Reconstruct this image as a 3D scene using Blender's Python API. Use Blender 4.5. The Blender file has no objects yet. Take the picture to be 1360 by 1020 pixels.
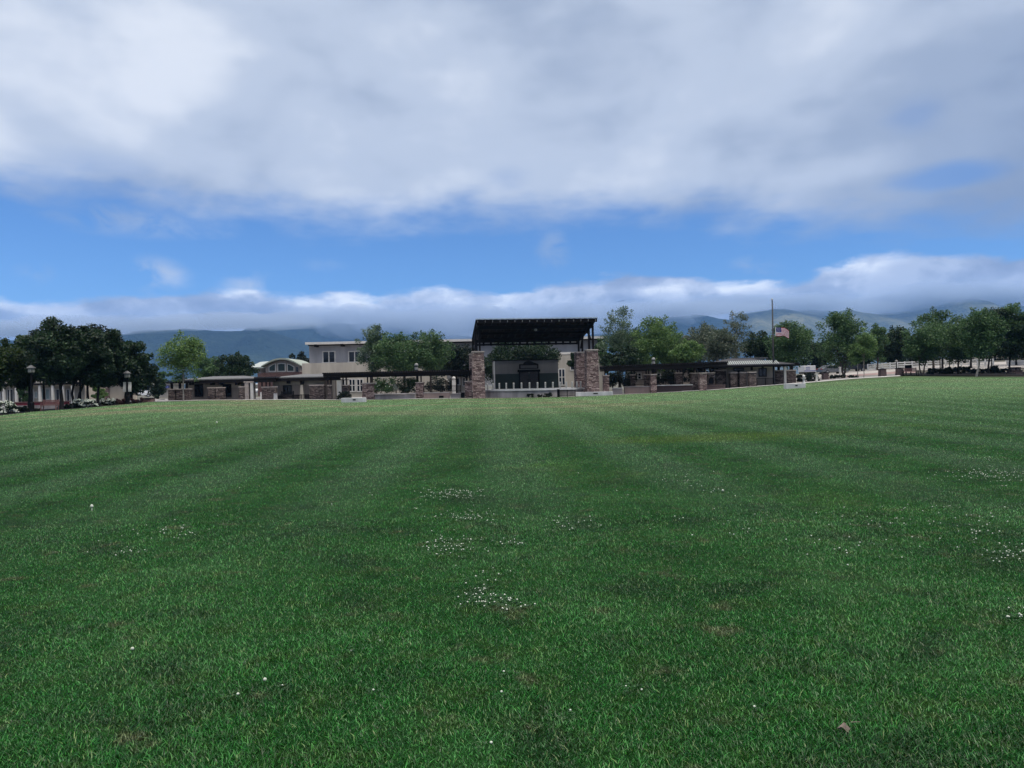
import bpy, math, random
import numpy as np
from mathutils import Vector, Matrix, Quaternion
R = math.radians
S = bpy.context.scene
COL = S.collection
F = 990.0                    # focal length in photo pixels (1360 wide)
ROLL = R(1.2)
CR, SR = math.cos(ROLL), math.sin(ROLL)
EYE = 1.6
rnd = random.Random(7)

# ------------------------------------------------------------------ survey helpers
def lev(px, py):
    dx, dy = px - 680.0, py - 510.0
    return dx * CR - dy * SR, dx * SR + dy * CR
EPX = [-700, 0, 43, 100, 200, 280, 400, 460, 550, 640, 760, 850, 950, 1000, 1080, 1130, 1200, 1360, 2060]
EPY = [566, 552, 547, 543, 534, 531.5, 531, 531.5, 530, 529, 527, 523, 518, 514, 508, 503.5, 499.5, 500.5, 500]
EY = [58, 62, 64, 67, 75, 81, 84, 84, 82, 79, 79, 83, 86, 88, 91, 93, 94, 90, 88]
ET, EZ, ED, ER = [], [], [], []
for a, b, c in zip(EPX, EPY, EY):
    dx, dy = lev(a, b)
    ET.append(dx / F); EZ.append(EYE - dy / F * c); ED.append(c)
    ER.append(0.0 if a < 900 else min(460.0, a - 900) / 460.0 * 0.077)
def edge_y(t): return np.interp(t, ET, ED)
def gh(x, y):
    x = np.asarray(x, float); y = np.asarray(y, float)
    yy = np.maximum(y, 0.0)
    t = np.clip(x / np.maximum(yy, 0.5), -1.3, 1.3)
    Ye = np.interp(t, ET, ED); Ze = np.interp(t, ET, EZ); Rr = np.interp(t, ET, ER)
    s = np.minimum(yy / Ye, 1.0)
    s = s * s * (1.6 - 0.6 * s)
    z = Ze * s + Rr * np.clip(yy - Ye, 0, 60)
    far = np.clip((yy - 170) / 150, 0, 1)
    return z * (1 - far) + far * 0.3
def g(x, y): return float(gh(x, y))
def WX(px, Y, py=505): return lev(px, py)[0] / F * Y
def ZZ(px, py, Y): return EYE - lev(px, py)[1] / F * Y
def gp(px, py):
    dx, dy = lev(px, py)
    y = 20.0
    for _ in range(60):
        z = g(dx / F * y, y)
        y = 0.5 * y + 0.5 * max(2.0, min(90, (EYE - z) * F / max(dy, 2)))
    return dx / F * y, y

# ------------------------------------------------------------------ materials
MATS = {}
def nt(m):
    m.use_nodes = True
    n = m.node_tree.nodes; n.clear()
    out = n.new('ShaderNodeOutputMaterial'); b = n.new('ShaderNodeBsdfPrincipled')
    m.node_tree.links.new(b.outputs[0], out.inputs[0])
    return n, m.node_tree.links, b, out
def rgb(c): return (c[0], c[1], c[2], 1)
def mat(name, c, rough=0.7, var=0.25, scale=3.0, bump=0.0, metal=0.0, c2=None, spec=0.3, detail=5):
    streak = 'stucco' in name or 'concrete' in name or 'stage_house' in name
    if streak: var *= 1.7
    if name in MATS: return MATS[name]
    m = bpy.data.materials.new(name); n, l, b, o = nt(m)
    b.inputs['Roughness'].default_value = rough; b.inputs['Metallic'].default_value = metal
    b.inputs['Specular IOR Level'].default_value = spec
    tc = n.new('ShaderNodeTexCoord'); nz = n.new('ShaderNodeTexNoise')
    nz.inputs['Scale'].default_value = scale; nz.inputs['Detail'].default_value = detail
    if streak:
        vm = n.new('ShaderNodeVectorMath'); vm.operation = 'MULTIPLY'; vm.inputs[1].default_value = (1, 1, 0.22); l.new(tc.outputs['Object'], vm.inputs[0]); l.new(vm.outputs[0], nz.inputs['Vector'])
    else: l.new(tc.outputs['Object'], nz.inputs['Vector'])
    cr = n.new('ShaderNodeValToRGB')
    c2 = c2 or tuple(x * (1 - var) for x in c)
    hi = tuple(min(1, x * (1 + var * 0.5)) for x in c)
    cr.color_ramp.elements[0].position = 0.32; cr.color_ramp.elements[1].position = 0.7
    cr.color_ramp.elements[0].color = rgb(c2); cr.color_ramp.elements[1].color = rgb(hi)
    l.new(nz.outputs['Fac'], cr.inputs[0]); l.new(cr.outputs[0], b.inputs['Base Color'])
    if bump:
        bp = n.new('ShaderNodeBump'); bp.inputs['Strength'].default_value = bump; bp.inputs['Distance'].default_value = 0.03
        n2 = n.new('ShaderNodeTexNoise'); n2.inputs['Scale'].default_value = scale * 6; n2.inputs['Detail'].default_value = 4
        l.new(tc.outputs['Object'], n2.inputs['Vector'])
        l.new(n2.outputs['Fac'], bp.inputs['Height']); l.new(bp.outputs[0], b.inputs['Normal'])
    MATS[name] = m; return m
def stone_mat(name, cA, cB, cC, mortar, bw=0.34, bh=0.13):
    m = bpy.data.materials.new(name); n, l, b, o = nt(m)
    b.inputs['Roughness'].default_value = 0.85; b.inputs['Specular IOR Level'].default_value = 0.2
    tc = n.new('ShaderNodeTexCoord'); sp = n.new('ShaderNodeSeparateXYZ'); l.new(tc.outputs['Object'], sp.inputs[0])
    ad = n.new('ShaderNodeMath'); l.new(sp.outputs['X'], ad.inputs[0]); l.new(sp.outputs['Y'], ad.inputs[1])
    cb = n.new('ShaderNodeCombineXYZ'); l.new(ad.outputs[0], cb.inputs['X']); l.new(sp.outputs['Z'], cb.inputs['Y'])
    wob = n.new('ShaderNodeTexNoise'); wob.inputs['Scale'].default_value = 2.2; l.new(tc.outputs['Object'], wob.inputs['Vector'])
    vm = n.new('ShaderNodeVectorMath'); vm.operation = 'MULTIPLY_ADD'; vm.inputs[1].default_value = (0.16, 0.13, 0)
    l.new(wob.outputs['Color'], vm.inputs[0]); l.new(cb.outputs[0], vm.inputs[2])
    br = n.new('ShaderNodeTexBrick'); br.inputs['Scale'].default_value = 1.0
    br.inputs['Brick Width'].default_value = bw; br.inputs['Row Height'].default_value = bh
    br.inputs['Mortar Size'].default_value = 0.016; br.inputs['Mortar Smooth'].default_value = 0.4; br.inputs['Bias'].default_value = 0
    br.inputs['Color1'].default_value = (0, 0, 0, 1); br.inputs['Color2'].default_value = (1, 1, 1, 1)
    br.offset_frequency = 2; br.squash = 1.5; br.squash_frequency = 3
    br.inputs['Mortar'].default_value = (0.5, 0.5, 0.5, 1)
    l.new(vm.outputs[0], br.inputs['Vector'])
    cr = n.new('ShaderNodeValToRGB'); e = cr.color_ramp.elements
    e[0].color = rgb(cA); e[1].color = rgb(cC); x = e.new(0.5); x.color = rgb(cB)
    l.new(br.outputs['Color'], cr.inputs[0])
    nz = n.new('ShaderNodeTexNoise'); nz.inputs['Scale'].default_value = 9; nz.inputs['Detail'].default_value = 6; l.new(tc.outputs['Object'], nz.inputs['Vector'])
    mr = n.new('ShaderNodeMapRange'); mr.inputs['To Min'].default_value = 0.55; mr.inputs['To Max'].default_value = 1.4; mr.inputs['From Min'].default_value = 0.3; mr.inputs['From Max'].default_value = 0.7
    l.new(nz.outputs['Fac'], mr.inputs[0])
    mu = n.new('ShaderNodeMix'); mu.data_type = 'RGBA'; mu.blend_type = 'MULTIPLY'; mu.inputs['Factor'].default_value = 1
    l.new(cr.outputs[0], mu.inputs['A']); l.new(mr.outputs[0], mu.inputs['B'])
    mx = n.new('ShaderNodeMix'); mx.data_type = 'RGBA'; l.new(br.outputs['Fac'], mx.inputs['Factor'])
    l.new(mu.outputs['Result'], mx.inputs['A']); mx.inputs['B'].default_value = rgb(mortar)
    l.new(mx.outputs['Result'], b.inputs['Base Color'])
    iv = n.new('ShaderNodeMath'); iv.operation = 'MULTIPLY_ADD'; iv.inputs[1].default_value = -1.0; l.new(br.outputs['Fac'], iv.inputs[0]); l.new(nz.outputs['Fac'], iv.inputs[2])
    bp = n.new('ShaderNodeBump'); bp.inputs['Strength'].default_value = 1.0; bp.inputs['Distance'].default_value = 0.05
    l.new(iv.outputs[0], bp.inputs['Height']); l.new(bp.outputs[0], b.inputs['Normal'])
    MATS[name] = m; return m
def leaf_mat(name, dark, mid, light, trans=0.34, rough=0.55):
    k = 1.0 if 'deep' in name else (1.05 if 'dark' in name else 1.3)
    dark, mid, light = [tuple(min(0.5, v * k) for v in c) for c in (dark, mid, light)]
    m = bpy.data.materials.new(name); n, l, b, o = nt(m)
    ge = n.new('ShaderNodeNewGeometry'); cr = n.new('ShaderNodeValToRGB'); e = cr.color_ramp.elements
    e[0].color = rgb(dark); e[1].color = rgb(light); x = e.new(0.55); x.color = rgb(mid); e[0].position = 0.05; e[2].position = 0.97
    tc = n.new('ShaderNodeTexCoord'); nz = n.new('ShaderNodeTexNoise'); nz.inputs['Scale'].default_value = 0.55; nz.inputs['Detail'].default_value = 3
    l.new(tc.outputs['Object'], nz.inputs['Vector'])
    mx = n.new('ShaderNodeMath'); mx.operation = 'MULTIPLY_ADD'; mx.inputs[1].default_value = 0.6
    mr = n.new('ShaderNodeMapRange'); mr.inputs['From Min'].default_value = 0.3; mr.inputs['From Max'].default_value = 0.7; mr.inputs['To Min'].default_value = -0.05; mr.inputs['To Max'].default_value = 0.45
    l.new(nz.outputs['Fac'], mr.inputs[0]); l.new(ge.outputs['Random Per Island'], mx.inputs[0]); l.new(mr.outputs[0], mx.inputs[2])
    l.new(mx.outputs[0], cr.inputs[0]); l.new(cr.outputs[0], b.inputs['Base Color'])
    b.inputs['Roughness'].default_value = rough; b.inputs['Specular IOR Level'].default_value = 0.35
    tr = n.new('ShaderNodeBsdfTranslucent'); l.new(cr.outputs[0], tr.inputs['Color'])
    ms = n.new('ShaderNodeMixShader'); ms.inputs[0].default_value = trans
    l.new(b.outputs[0], ms.inputs[1]); l.new(tr.outputs[0], ms.inputs[2]); l.new(ms.outputs[0], o.inputs[0])
    MATS[name] = m; return m

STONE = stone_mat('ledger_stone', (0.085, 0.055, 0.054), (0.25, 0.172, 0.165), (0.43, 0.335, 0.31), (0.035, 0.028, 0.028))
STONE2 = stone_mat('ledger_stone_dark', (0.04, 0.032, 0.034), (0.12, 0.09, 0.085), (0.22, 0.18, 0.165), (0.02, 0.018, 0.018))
BRICK = stone_mat('red_brick', (0.13, 0.06, 0.055), (0.2, 0.1, 0.09), (0.26, 0.15, 0.13), (0.12, 0.1, 0.1), 0.22, 0.08)
CAP = mat('stone_cap', (0.36, 0.31, 0.29), 0.8, 0.25, 4, 0.2)
TAN = mat('tan_stucco', (0.30, 0.255, 0.225), 0.9, 0.14, 1.2, 0.15)
TAN2 = mat('pale_tan_stucco', (0.40, 0.36, 0.31), 0.9, 0.12, 1.0, 0.1)
CREAM = mat('cream_stucco', (0.50, 0.43, 0.35), 0.9, 0.12, 1.0, 0.1)
GREYST = mat('grey_stucco', (0.30, 0.30, 0.32), 0.9, 0.12, 0.9, 0.1)
DWOOD = mat('dark_stained_wood', (0.013, 0.011, 0.012), 0.75, 0.4, 5, 0.2, spec=0.1)
STEEL = mat('dark_painted_steel', (0.012, 0.010, 0.013), 0.65, 0.3, 2, spec=0.08)
DECK = mat('dark_roof_sheet', (0.009, 0.008, 0.010), 0.7, 0.3, 1.5, spec=0.06)
ROOF = mat('grey_roof_shingle', (0.12, 0.12, 0.125), 0.85, 0.35, 6, 0.3)
ROOFL = mat('pale_metal_roof', (0.33, 0.36, 0.345), 0.5, 0.12, 0.8)
ROOFD = mat('dark_roof_tile', (0.028, 0.026, 0.032), 0.7, 0.3, 5, 0.3)
WHITE = mat('white_paint', (0.72, 0.72, 0.72), 0.6, 0.12, 2)
OFFW = mat('off_white_trim', (0.55, 0.53, 0.51), 0.7, 0.12, 2)
CONC = mat('pale_concrete', (0.46, 0.46, 0.47), 0.85, 0.16, 1.5, 0.15)
CONCD = mat('weathered_concrete', (0.27, 0.25, 0.255), 0.9, 0.22, 1.3, 0.15)
CONCW = mat('terracotta_tan_stucco', (0.24, 0.18, 0.165), 0.9, 0.15, 1.3, 0.15)
GREENW = mat('dark_green_paint', (0.014, 0.024, 0.022), 0.7, 0.2, 1.5)
BARNW = mat('stage_house_paint', (0.125, 0.122, 0.122), 0.85, 0.14, 0.8)
DOOR = mat('dark_plank_door', (0.034, 0.031, 0.033), 0.7, 0.4, 8, 0.1)
BLACK = mat('black_metal', (0.006, 0.006, 0.007), 0.6, 0.3, 3, spec=0.08)
GLASS = mat('dark_window_glass', (0.012, 0.015, 0.02), 0.08, 0.3, 0.7, spec=0.5)
GLASSG = mat('green_tinted_glass', (0.02, 0.035, 0.03), 0.15, 0.3, 0.8, spec=0.3)
GLASSL = mat('pale_shop_glass', (0.28, 0.36, 0.36), 0.15, 0.25, 0.8, spec=0.5)
LENS = mat('lamp_lens', (0.20, 0.20, 0.19), 0.3, 0.1, 3)
RED = mat('dark_red_paint', (0.13, 0.014, 0.026), 0.6, 0.25, 3)
REDW = mat('reddish_wood', (0.17, 0.085, 0.08), 0.7, 0.3, 6, 0.1)
BROWNM = mat('brown_aggregate', (0.10, 0.07, 0.068), 0.85, 0.4, 14, 0.2)
BARK = mat('brown_bark', (0.075, 0.06, 0.05), 0.9, 0.4, 7, 0.4)
BARKD = mat('dark_bark', (0.022, 0.018, 0.016), 0.9, 0.4, 7, 0.4)
BARKL = mat('pale_bark', (0.30, 0.27, 0.24), 0.85, 0.4, 5, 0.3)
CARW = mat('white_car_paint', (0.58, 0.59, 0.62), 0.25, 0.06, 2, spec=0.5)
CARG = mat('grey_car_paint', (0.14, 0.15, 0.17), 0.25, 0.1, 2, metal=0.4, spec=0.5)
CARD = mat('dark_car_paint', (0.02, 0.022, 0.03), 0.25, 0.1, 2, spec=0.5)
TYRE = mat('tyre_rubber', (0.015, 0.015, 0.016), 0.9, 0.3, 5)
HUB = mat('alloy_rim', (0.4, 0.4, 0.42), 0.4, 0.1, 3, metal=0.7)
TAILR = mat('red_lamp_plastic', (0.35, 0.02, 0.02), 0.3, 0.1, 3)
BLUE = mat('blue_print', (0.10, 0.12, 0.34), 0.6, 0.15, 3)
PETAL = mat('white_petal', (0.50, 0.53, 0.45), 0.7, 0.15, 30)
L_DARK = leaf_mat('leaf_dark', (0.004, 0.011, 0.005), (0.012, 0.032, 0.012), (0.036, 0.074, 0.026))
L_DARK2 = leaf_mat('leaf_dark_yellowish', (0.004, 0.012, 0.004), (0.016, 0.040, 0.010), (0.07, 0.10, 0.018))
L_MID = leaf_mat('leaf_mid', (0.010, 0.028, 0.010), (0.038, 0.084, 0.028), (0.11, 0.175, 0.070))
L_LIGHT = leaf_mat('leaf_light', (0.018, 0.045, 0.012), (0.068, 0.130, 0.034), (0.17, 0.24, 0.085))
L_SILV = leaf_mat('leaf_silver', (0.014, 0.032, 0.015), (0.056, 0.098, 0.050), (0.19, 0.23, 0.17))
L_GREY = leaf_mat('leaf_greybrown', (0.018, 0.030, 0.018), (0.062, 0.085, 0.055), (0.16, 0.165, 0.125))
L_REDD = leaf_mat('leaf_red_hedge', (0.02, 0.010, 0.010), (0.06, 0.026, 0.028), (0.11, 0.055, 0.055))
L_PALE = leaf_mat('leaf_pale_grass', (0.10, 0.12, 0.10), (0.24, 0.27, 0.24), (0.42, 0.46, 0.42))
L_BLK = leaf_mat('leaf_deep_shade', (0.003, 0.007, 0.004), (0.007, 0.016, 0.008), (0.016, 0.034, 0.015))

# ------------------------------------------------------------------ mesh builder
class MB:
    def __init__(s): s.v = []; s.f = []
    def add(s, vs, fs):
        k = len(s.v); s.v += [tuple(p) for p in vs]; s.f += [tuple(i + k for i in q) for q in fs]; return s
    def box(s, x0, x1, y0, y1, z0, z1, taper=0.0):
        t = taper
        return s.add([(x0, y0, z0), (x1, y0, z0), (x1, y1, z0), (x0, y1, z0),
                      (x0 + t, y0 + t, z1), (x1 - t, y0 + t, z1), (x1 - t, y1 - t, z1), (x0 + t, y1 - t, z1)],
                     [(0, 3, 2, 1), (4, 5, 6, 7), (0, 1, 5, 4), (1, 2, 6, 5), (2, 3, 7, 6), (3, 0, 4, 7)])
    def bar(s, p0, p1, w, h):
        p0, p1 = Vector(p0), Vector(p1); d = (p1 - p0).normalized()
        up = Vector((0, 0, 1)) if abs(d.z) < 0.95 else Vector((0, 1, 0))
        a = d.cross(up).normalized() * w / 2; b = a.cross(d).normalized() * h / 2
        vs = [p + sa * a + sb * b for p in (p0, p1) for sa, sb in ((-1, -1), (1, -1), (1, 1), (-1, 1))]
        return s.add(vs, [(0, 1, 2, 3), (7, 6, 5, 4), (0, 4, 5, 1), (1, 5, 6, 2), (2, 6, 7, 3), (3, 7, 4, 0)])
    def tube(s, pts, rad, n=8):
        pts = [Vector(p) for p in pts]; k = len(s.v); vs = []; fs = []
        for i, p in enumerate(pts):
            d = (pts[min(i + 1, len(pts) - 1)] - pts[max(i - 1, 0)]).normalized()
            a = d.orthogonal().normalized() if abs(d.z) < 0.9 else (Vector((1, 0, 0)) - d * d.x).normalized()
            b = d.cross(a)
            for j in range(n):
                th = 2 * math.pi * j / n
                vs.append(p + (a * math.cos(th) + b * math.sin(th)) * rad[i])
        for i in range(len(pts) - 1):
            for j in range(n):
                fs.append((i * n + j, i * n + (j + 1) % n, (i + 1) * n + (j + 1) % n, (i + 1) * n + j))
        fs.append(tuple(range(n))[::-1]); fs.append(tuple((len(pts) - 1) * n + j for j in range(n)))
        return s.add(vs, fs)
    def lathe(s, prof, n=12, c=(0, 0, 0)):
        vs = []; fs = []
        for r, z in prof:
            for j in range(n):
                th = 2 * math.pi * (j + 0.5) / n
                vs.append((c[0] + r * math.cos(th), c[1] + r * math.sin(th), c[2] + z))
        for i in range(len(prof) - 1):
            for j in range(n): fs.append((i * n + j, i * n + (j + 1) % n, (i + 1) * n + (j + 1) % n, (i + 1) * n + j))
        fs.append(tuple(range(n))[::-1]); fs.append(tuple((len(prof) - 1) * n + j for j in range(n)))
        return s.add(vs, fs)
    def ball(s, c, r, n=8, m=5, sq=1.0):
        return s.lathe([(max(0.01 * r, r * math.sin(math.pi * i / m)), -r * sq * math.cos(math.pi * i / m)) for i in range(m + 1)], n, c)
    def prism(s, poly, y0, y1):       # outline in x,z pushed along y
        n = len(poly); vs = [(x, y0, z) for x, z in poly] + [(x, y1, z) for x, z in poly]
        fs = [tuple(range(n)), tuple(range(n, 2 * n))[::-1]] + [(i + n, (i + 1) % n + n, (i + 1) % n, i) for i in range(n)]
        return s.add(vs, fs)
    def slab(s, poly, z0, z1):        # outline in x,y pushed along z
        n = len(poly); vs = [(x, y, z0) for x, y in poly] + [(x, y, z1) for x, y in poly]
        fs = [tuple(range(n))[::-1], tuple(range(n, 2 * n))] + [(i, (i + 1) % n, (i + 1) % n + n, i + n) for i in range(n)]
        return s.add(vs, fs)
    def build(s, name, m, parent=None, smooth=False, bevel=0.0):
        me = bpy.data.meshes.new(name); me.from_pydata(s.v, [], s.f); me.materials.append(m)
        if smooth: me.polygons.foreach_set('use_smooth', [True] * len(me.polygons))
        o = bpy.data.objects.new(name, me); COL.objects.link(o)
        if parent: o.parent = parent
        if bevel:
            b = o.modifiers.new('edge', 'BEVEL'); b.width = bevel; b.segments = 2; b.limit_method = 'ANGLE'
        return o
def npmesh(name, V, Fc, k, m, parent=None):   # V (n,3), Fc (m,k)
    me = bpy.data.meshes.new(name); V = np.ascontiguousarray(V, np.float32); Fc = np.ascontiguousarray(Fc, np.int32)
    me.vertices.add(len(V)); me.vertices.foreach_set('co', V.ravel())
    me.loops.add(Fc.size); me.loops.foreach_set('vertex_index', Fc.ravel())
    me.polygons.add(len(Fc)); me.polygons.foreach_set('loop_start', np.arange(0, Fc.size, k, dtype=np.int32))
    me.update(calc_edges=True); me.materials.append(m)
    o = bpy.data.objects.new(name, me); COL.objects.link(o)
    if parent: o.parent = parent
    return o
def tag(o, label=None, cat=None, group=None, kind=None):
    if label: o['label'] = label
    if cat: o['category'] = cat
    if group: o['group'] = group
    if kind: o['kind'] = kind
    return o
def empty(name, loc, rz=0.0):
    o = bpy.data.objects.new(name, None); COL.objects.link(o); o.location = loc; o.rotation_euler = (0, 0, rz); o.empty_display_size = 0.3
    return o
def thing(name, label, cat, loc, rz=0.0, group=None): return tag(empty(name, loc, rz), label, cat, group)
def dup(root, loc, rz=None, label=None):
    r = root.copy(); COL.objects.link(r); r.location = loc
    if rz is not None: r.rotation_euler = (0, 0, rz)
    if label: r['label'] = label
    for ch in list(root.children):
        c = ch.copy(); COL.objects.link(c); c.parent = r
        for q in list(ch.children):
            d = q.copy(); COL.objects.link(d); d.parent = c
    return r
class Site:
    """A thing surveyed at photo column px and distance Y; boxes are given in photo pixels at that distance."""
    def __init__(s, name, label, cat, px, Y, group=None, rz=0.0):
        s.Y = Y; s.x = WX(px, Y); s.z = g(s.x, Y)
        s.root = thing(name, label, cat, (s.x, Y, s.z), 0, group)
    def X(s, px, py=505, dY=0): return lev(px, py)[0] / F * (s.Y + dY) - s.x
    def Z(s, px, py, dY=0): return ZZ(px, py, s.Y + dY) - s.z
    def span(s, x0, y0, x1, y1, dY=0):
        cx = (x0 + x1) / 2; cy = (y0 + (y1 if y1 is not None else y0)) / 2; k = (s.Y + dY) / F
        X = lev(cx, cy)[0] * k - s.x; w = (x1 - x0) * k / 2
        zt = s.Z(cx, y0, dY); zb = s.Z(cx, y1, dY) if y1 is not None else -0.25
        return X - w, X + w, zb, zt
    def put(s, mb, x0, y0, x1, y1, dY=0, dep=0.3, taper=0.0):
        a, b, c, d = s.span(x0, y0, x1, y1, dY)
        return mb.box(a, b, dY, dY + dep, c, d, taper)
    def box(s, name, m, x0, y0, x1, y1, dY=0, dep=0.3, parent=None, bevel=0.0, taper=0.0):
        return s.put(MB(), x0, y0, x1, y1, dY, dep, taper).build(name, m, parent or s.root, bevel=bevel)
    def pillar(s, x0, y0, x1, dY=0, dep=None, m=None, name='stone_pillar', taper=0.02):
        a, b, c, d = s.span(x0, y0, x1, None, dY); w = b - a; dep = dep or w
        p = MB().box(a, b, dY, dY + dep, c, d - 0.12, taper).build(name, m or STONE, s.root)
        MB().box(a - 0.04, b + 0.04, dY - 0.05, dY + dep + 0.05, d - 0.118, d).build('cap', CAP, p, bevel=0.015)
        return p
    def window(s, x0, y0, x1, y1, dY, parent, cols=1, rows=1, frame=OFFW, glass=GLASS, fw=0.09, name='window'):
        a, b, c, d = s.span(x0, y0, x1, y1, dY)
        fm = MB()
        fm.box(a, a + fw, dY - 0.06, dY + 0.02, c, d); fm.box(b - fw, b, dY - 0.06, dY + 0.02, c, d)
        fm.box(a + fw, b - fw, dY - 0.058, dY + 0.02, d - fw, d); fm.box(a + fw, b - fw, dY - 0.058, dY + 0.02, c, c + fw)
        for i in range(1, cols):
            x = a + (b - a) * i / cols; fm.box(x - fw / 2, x + fw / 2, dY - 0.056, dY + 0.018, c + fw, d - fw)
        for i in range(1, rows):
            z = c + (d - c) * i / rows; fm.box(a + fw, b - fw, dY - 0.052, dY + 0.016, z - fw / 3, z + fw / 3)
        w = fm.build(name, frame, parent)
        MB().box(a + 0.02, b - 0.02, dY - 0.02, dY + 0.012, c + 0.02, d - 0.02).build('pane', glass, w)
        return w

# ------------------------------------------------------------------ camera, light, sky
cam = bpy.data.objects.new('camera', bpy.data.cameras.new('camera')); COL.objects.link(cam)
cam.data.sensor_width = 36; cam.data.lens = 36 * F / 1360; cam.data.clip_end = 40000; cam.data.clip_start = 0.05
cam.location = (0, 0, EYE); cam.rotation_mode = 'QUATERNION'
cam.rotation_quaternion = Quaternion((1, 0, 0), R(90)) @ Quaternion((0, 0, 1), -ROLL)
S.camera = cam
SUN_EL, SUN_AZ = R(56), R(112)          # azimuth clockwise from the view direction
sl = bpy.data.lights.new('sun', 'SUN'); sl.energy = 1.5; sl.angle = R(20); sl.color = (1, 0.94, 0.84)
so = bpy.data.objects.new('sun', sl); COL.objects.link(so)
sd = Vector((math.sin(SUN_AZ) * math.cos(SUN_EL), math.cos(SUN_AZ) * math.cos(SUN_EL), math.sin(SUN_EL)))
so.rotation_euler = sd.to_track_quat('Z', 'Y').to_euler(); so.location = (0, 0, 60)
S.view_settings.view_transform = 'Standard'; S.view_settings.look = 'None'; S.view_settings.exposure = 0.25; S.view_settings.gamma = 1.0
S.render.engine = 'CYCLES'
S.cycles.use_denoising = True; S.cycles.denoiser = 'OPENIMAGEDENOISE'; S.cycles.denoising_input_passes = 'RGB_ALBEDO_NORMAL'; S.cycles.denoising_prefilter = 'ACCURATE'
S.cycles.max_bounces = 6; S.cycles.diffuse_bounces = 2; S.cycles.glossy_bounces = 2; S.cycles.transmission_bounces = 3
S.cycles.volume_bounces = 2; S.cycles.transparent_max_bounces = 24
S.cycles.sample_clamp_indirect = 4

class NB:          # node shorthand
    def __init__(s, tree): s.n = tree.nodes; s.l = tree.links
    def sock(s, node_in, v):
        if hasattr(v, 'is_output'): s.l.new(v, node_in)
        else: node_in.default_value = v
    def m(s, op, a, b=0.0, c=0.0, clamp=False):
        x = s.n.new('ShaderNodeMath'); x.operation = op; x.use_clamp = clamp
        s.sock(x.inputs[0], a); s.sock(x.inputs[1], b)
        if op in ('MULTIPLY_ADD', 'COMPARE', 'WRAP'): s.sock(x.inputs[2], c)
        return x.outputs[0]
    def smooth(s, v, a, b, lo=0.0, hi=1.0):
        x = s.n.new('ShaderNodeMapRange'); x.interpolation_type = 'SMOOTHSTEP'
        s.sock(x.inputs['Value'], v); s.sock(x.inputs['From Min'], a); s.sock(x.inputs['From Max'], b)
        s.sock(x.inputs['To Min'], lo); s.sock(x.inputs['To Max'], hi); return x.outputs[0]
    def noise(s, vec, scale, detail=4, rough=0.5, dist=0.0):
        x = s.n.new('ShaderNodeTexNoise'); s.l.new(vec, x.inputs['Vector'])
        x.inputs['Scale'].default_value = scale; x.inputs['Detail'].default_value = detail
        x.inputs['Roughness'].default_value = rough; x.inputs['Distortion'].default_value = dist
        return x.outputs['Fac']
    def vmul(s, vec, k, add=(0, 0, 0)):
        x = s.n.new('ShaderNodeVectorMath'); x.operation = 'MULTIPLY_ADD'; s.l.new(vec, x.inputs[0])
        x.inputs[1].default_value = k; x.inputs[2].default_value = add; return x.outputs[0]
    def mix(s, f, a, b, mode='MIX'):
        x = s.n.new('ShaderNodeMix'); x.data_type = 'RGBA'; x.blend_type = mode
        s.sock(x.inputs['Factor'], f); s.sock(x.inputs['A'], a if hasattr(a, 'is_output') else rgb(a)); s.sock(x.inputs['B'], b if hasattr(b, 'is_output') else rgb(b))
        return x.outputs['Result']
    def ramp(s, fac, stops, interp='LINEAR'):
        x = s.n.new('ShaderNodeValToRGB'); s.l.new(fac, x.inputs[0]); e = x.color_ramp.elements
        x.color_ramp.interpolation = interp
        while len(e) < len(stops): e.new(0.5)
        for q, (p, c) in zip(e, stops):
            q.position = p; q.color = rgb(c) if not isinstance(c, float) else (c, c, c, 1)
        return x.outputs[0]

def azel(px, py):
    dx, dy = lev(px, py); return math.atan2(dx, F), math.atan2(-dy, math.hypot(dx, F))
W = bpy.data.worlds.new('World'); S.world = W; W.use_nodes = True
wn = W.node_tree; wn.nodes.clear(); N = NB(wn)
wo = wn.nodes.new('ShaderNodeOutputWorld')
sky = wn.nodes.new('ShaderNodeTexSky'); sky.sky_type = 'NISHITA'; sky.sun_disc = False
sky.sun_elevation = SUN_EL; sky.sun_rotation = SUN_AZ; sky.air_density = 1.0; sky.dust_density = 0.2; sky.ozone_density = 4.0; sky.altitude = 300
tc = wn.nodes.new('ShaderNodeTexCoord'); D = tc.outputs['Generated']
sx = wn.nodes.new('ShaderNodeSeparateXYZ'); wn.links.new(D, sx.inputs[0])
az = N.m('ARCTAN2', sx.outputs['X'], sx.outputs['Y'])
el = N.m('ARCSINE', sx.outputs['Z'])
azf = N.m('MULTIPLY_ADD', az, 1 / 1.4, 0.5)
def az_curve(pts, k=4.0):
    st = []
    for px, py in pts:
        a, e = azel(px, py); st.append((a / 1.4 + 0.5, float(e * k)))
    o = N.ramp(azf, st, 'EASE'); return N.m('MULTIPLY', o, 1 / k)
deck_e = az_curve([(0, 250), (200, 272), (340, 288), (520, 292), (680, 298), (850, 284), (1020, 290), (1200, 300), (1360, 312)])
bank_e = az_curve([(0, 402), (120, 398), (200, 390), (330, 386), (400, 390), (560, 385), (650, 390), (720, 386), (780, 372), (840, 364), (960, 370), (1050, 375), (1100, 354), (1150, 342), (1280, 335), (1360, 341)])
flat = N.vmul(D, (1, 1, 3.2))
flat2 = N.vmul(D, (1, 1, 1.5), (3.1, 1.7, 0.4))
nA = N.noise(N.vmul(D, (1, 1, 2.7)), 2.5, 4, 0.45, 0.15); nB = N.noise(flat2, 6.0, 4, 0.5, 0.2); nC = N.noise(flat, 14.0, 6, 0.55, 0.2)
nE = N.noise(N.vmul(D, (1, 1, 3.5), (7, 2, 1)), 5.5, 5, 0.5, 0.2)
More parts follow.
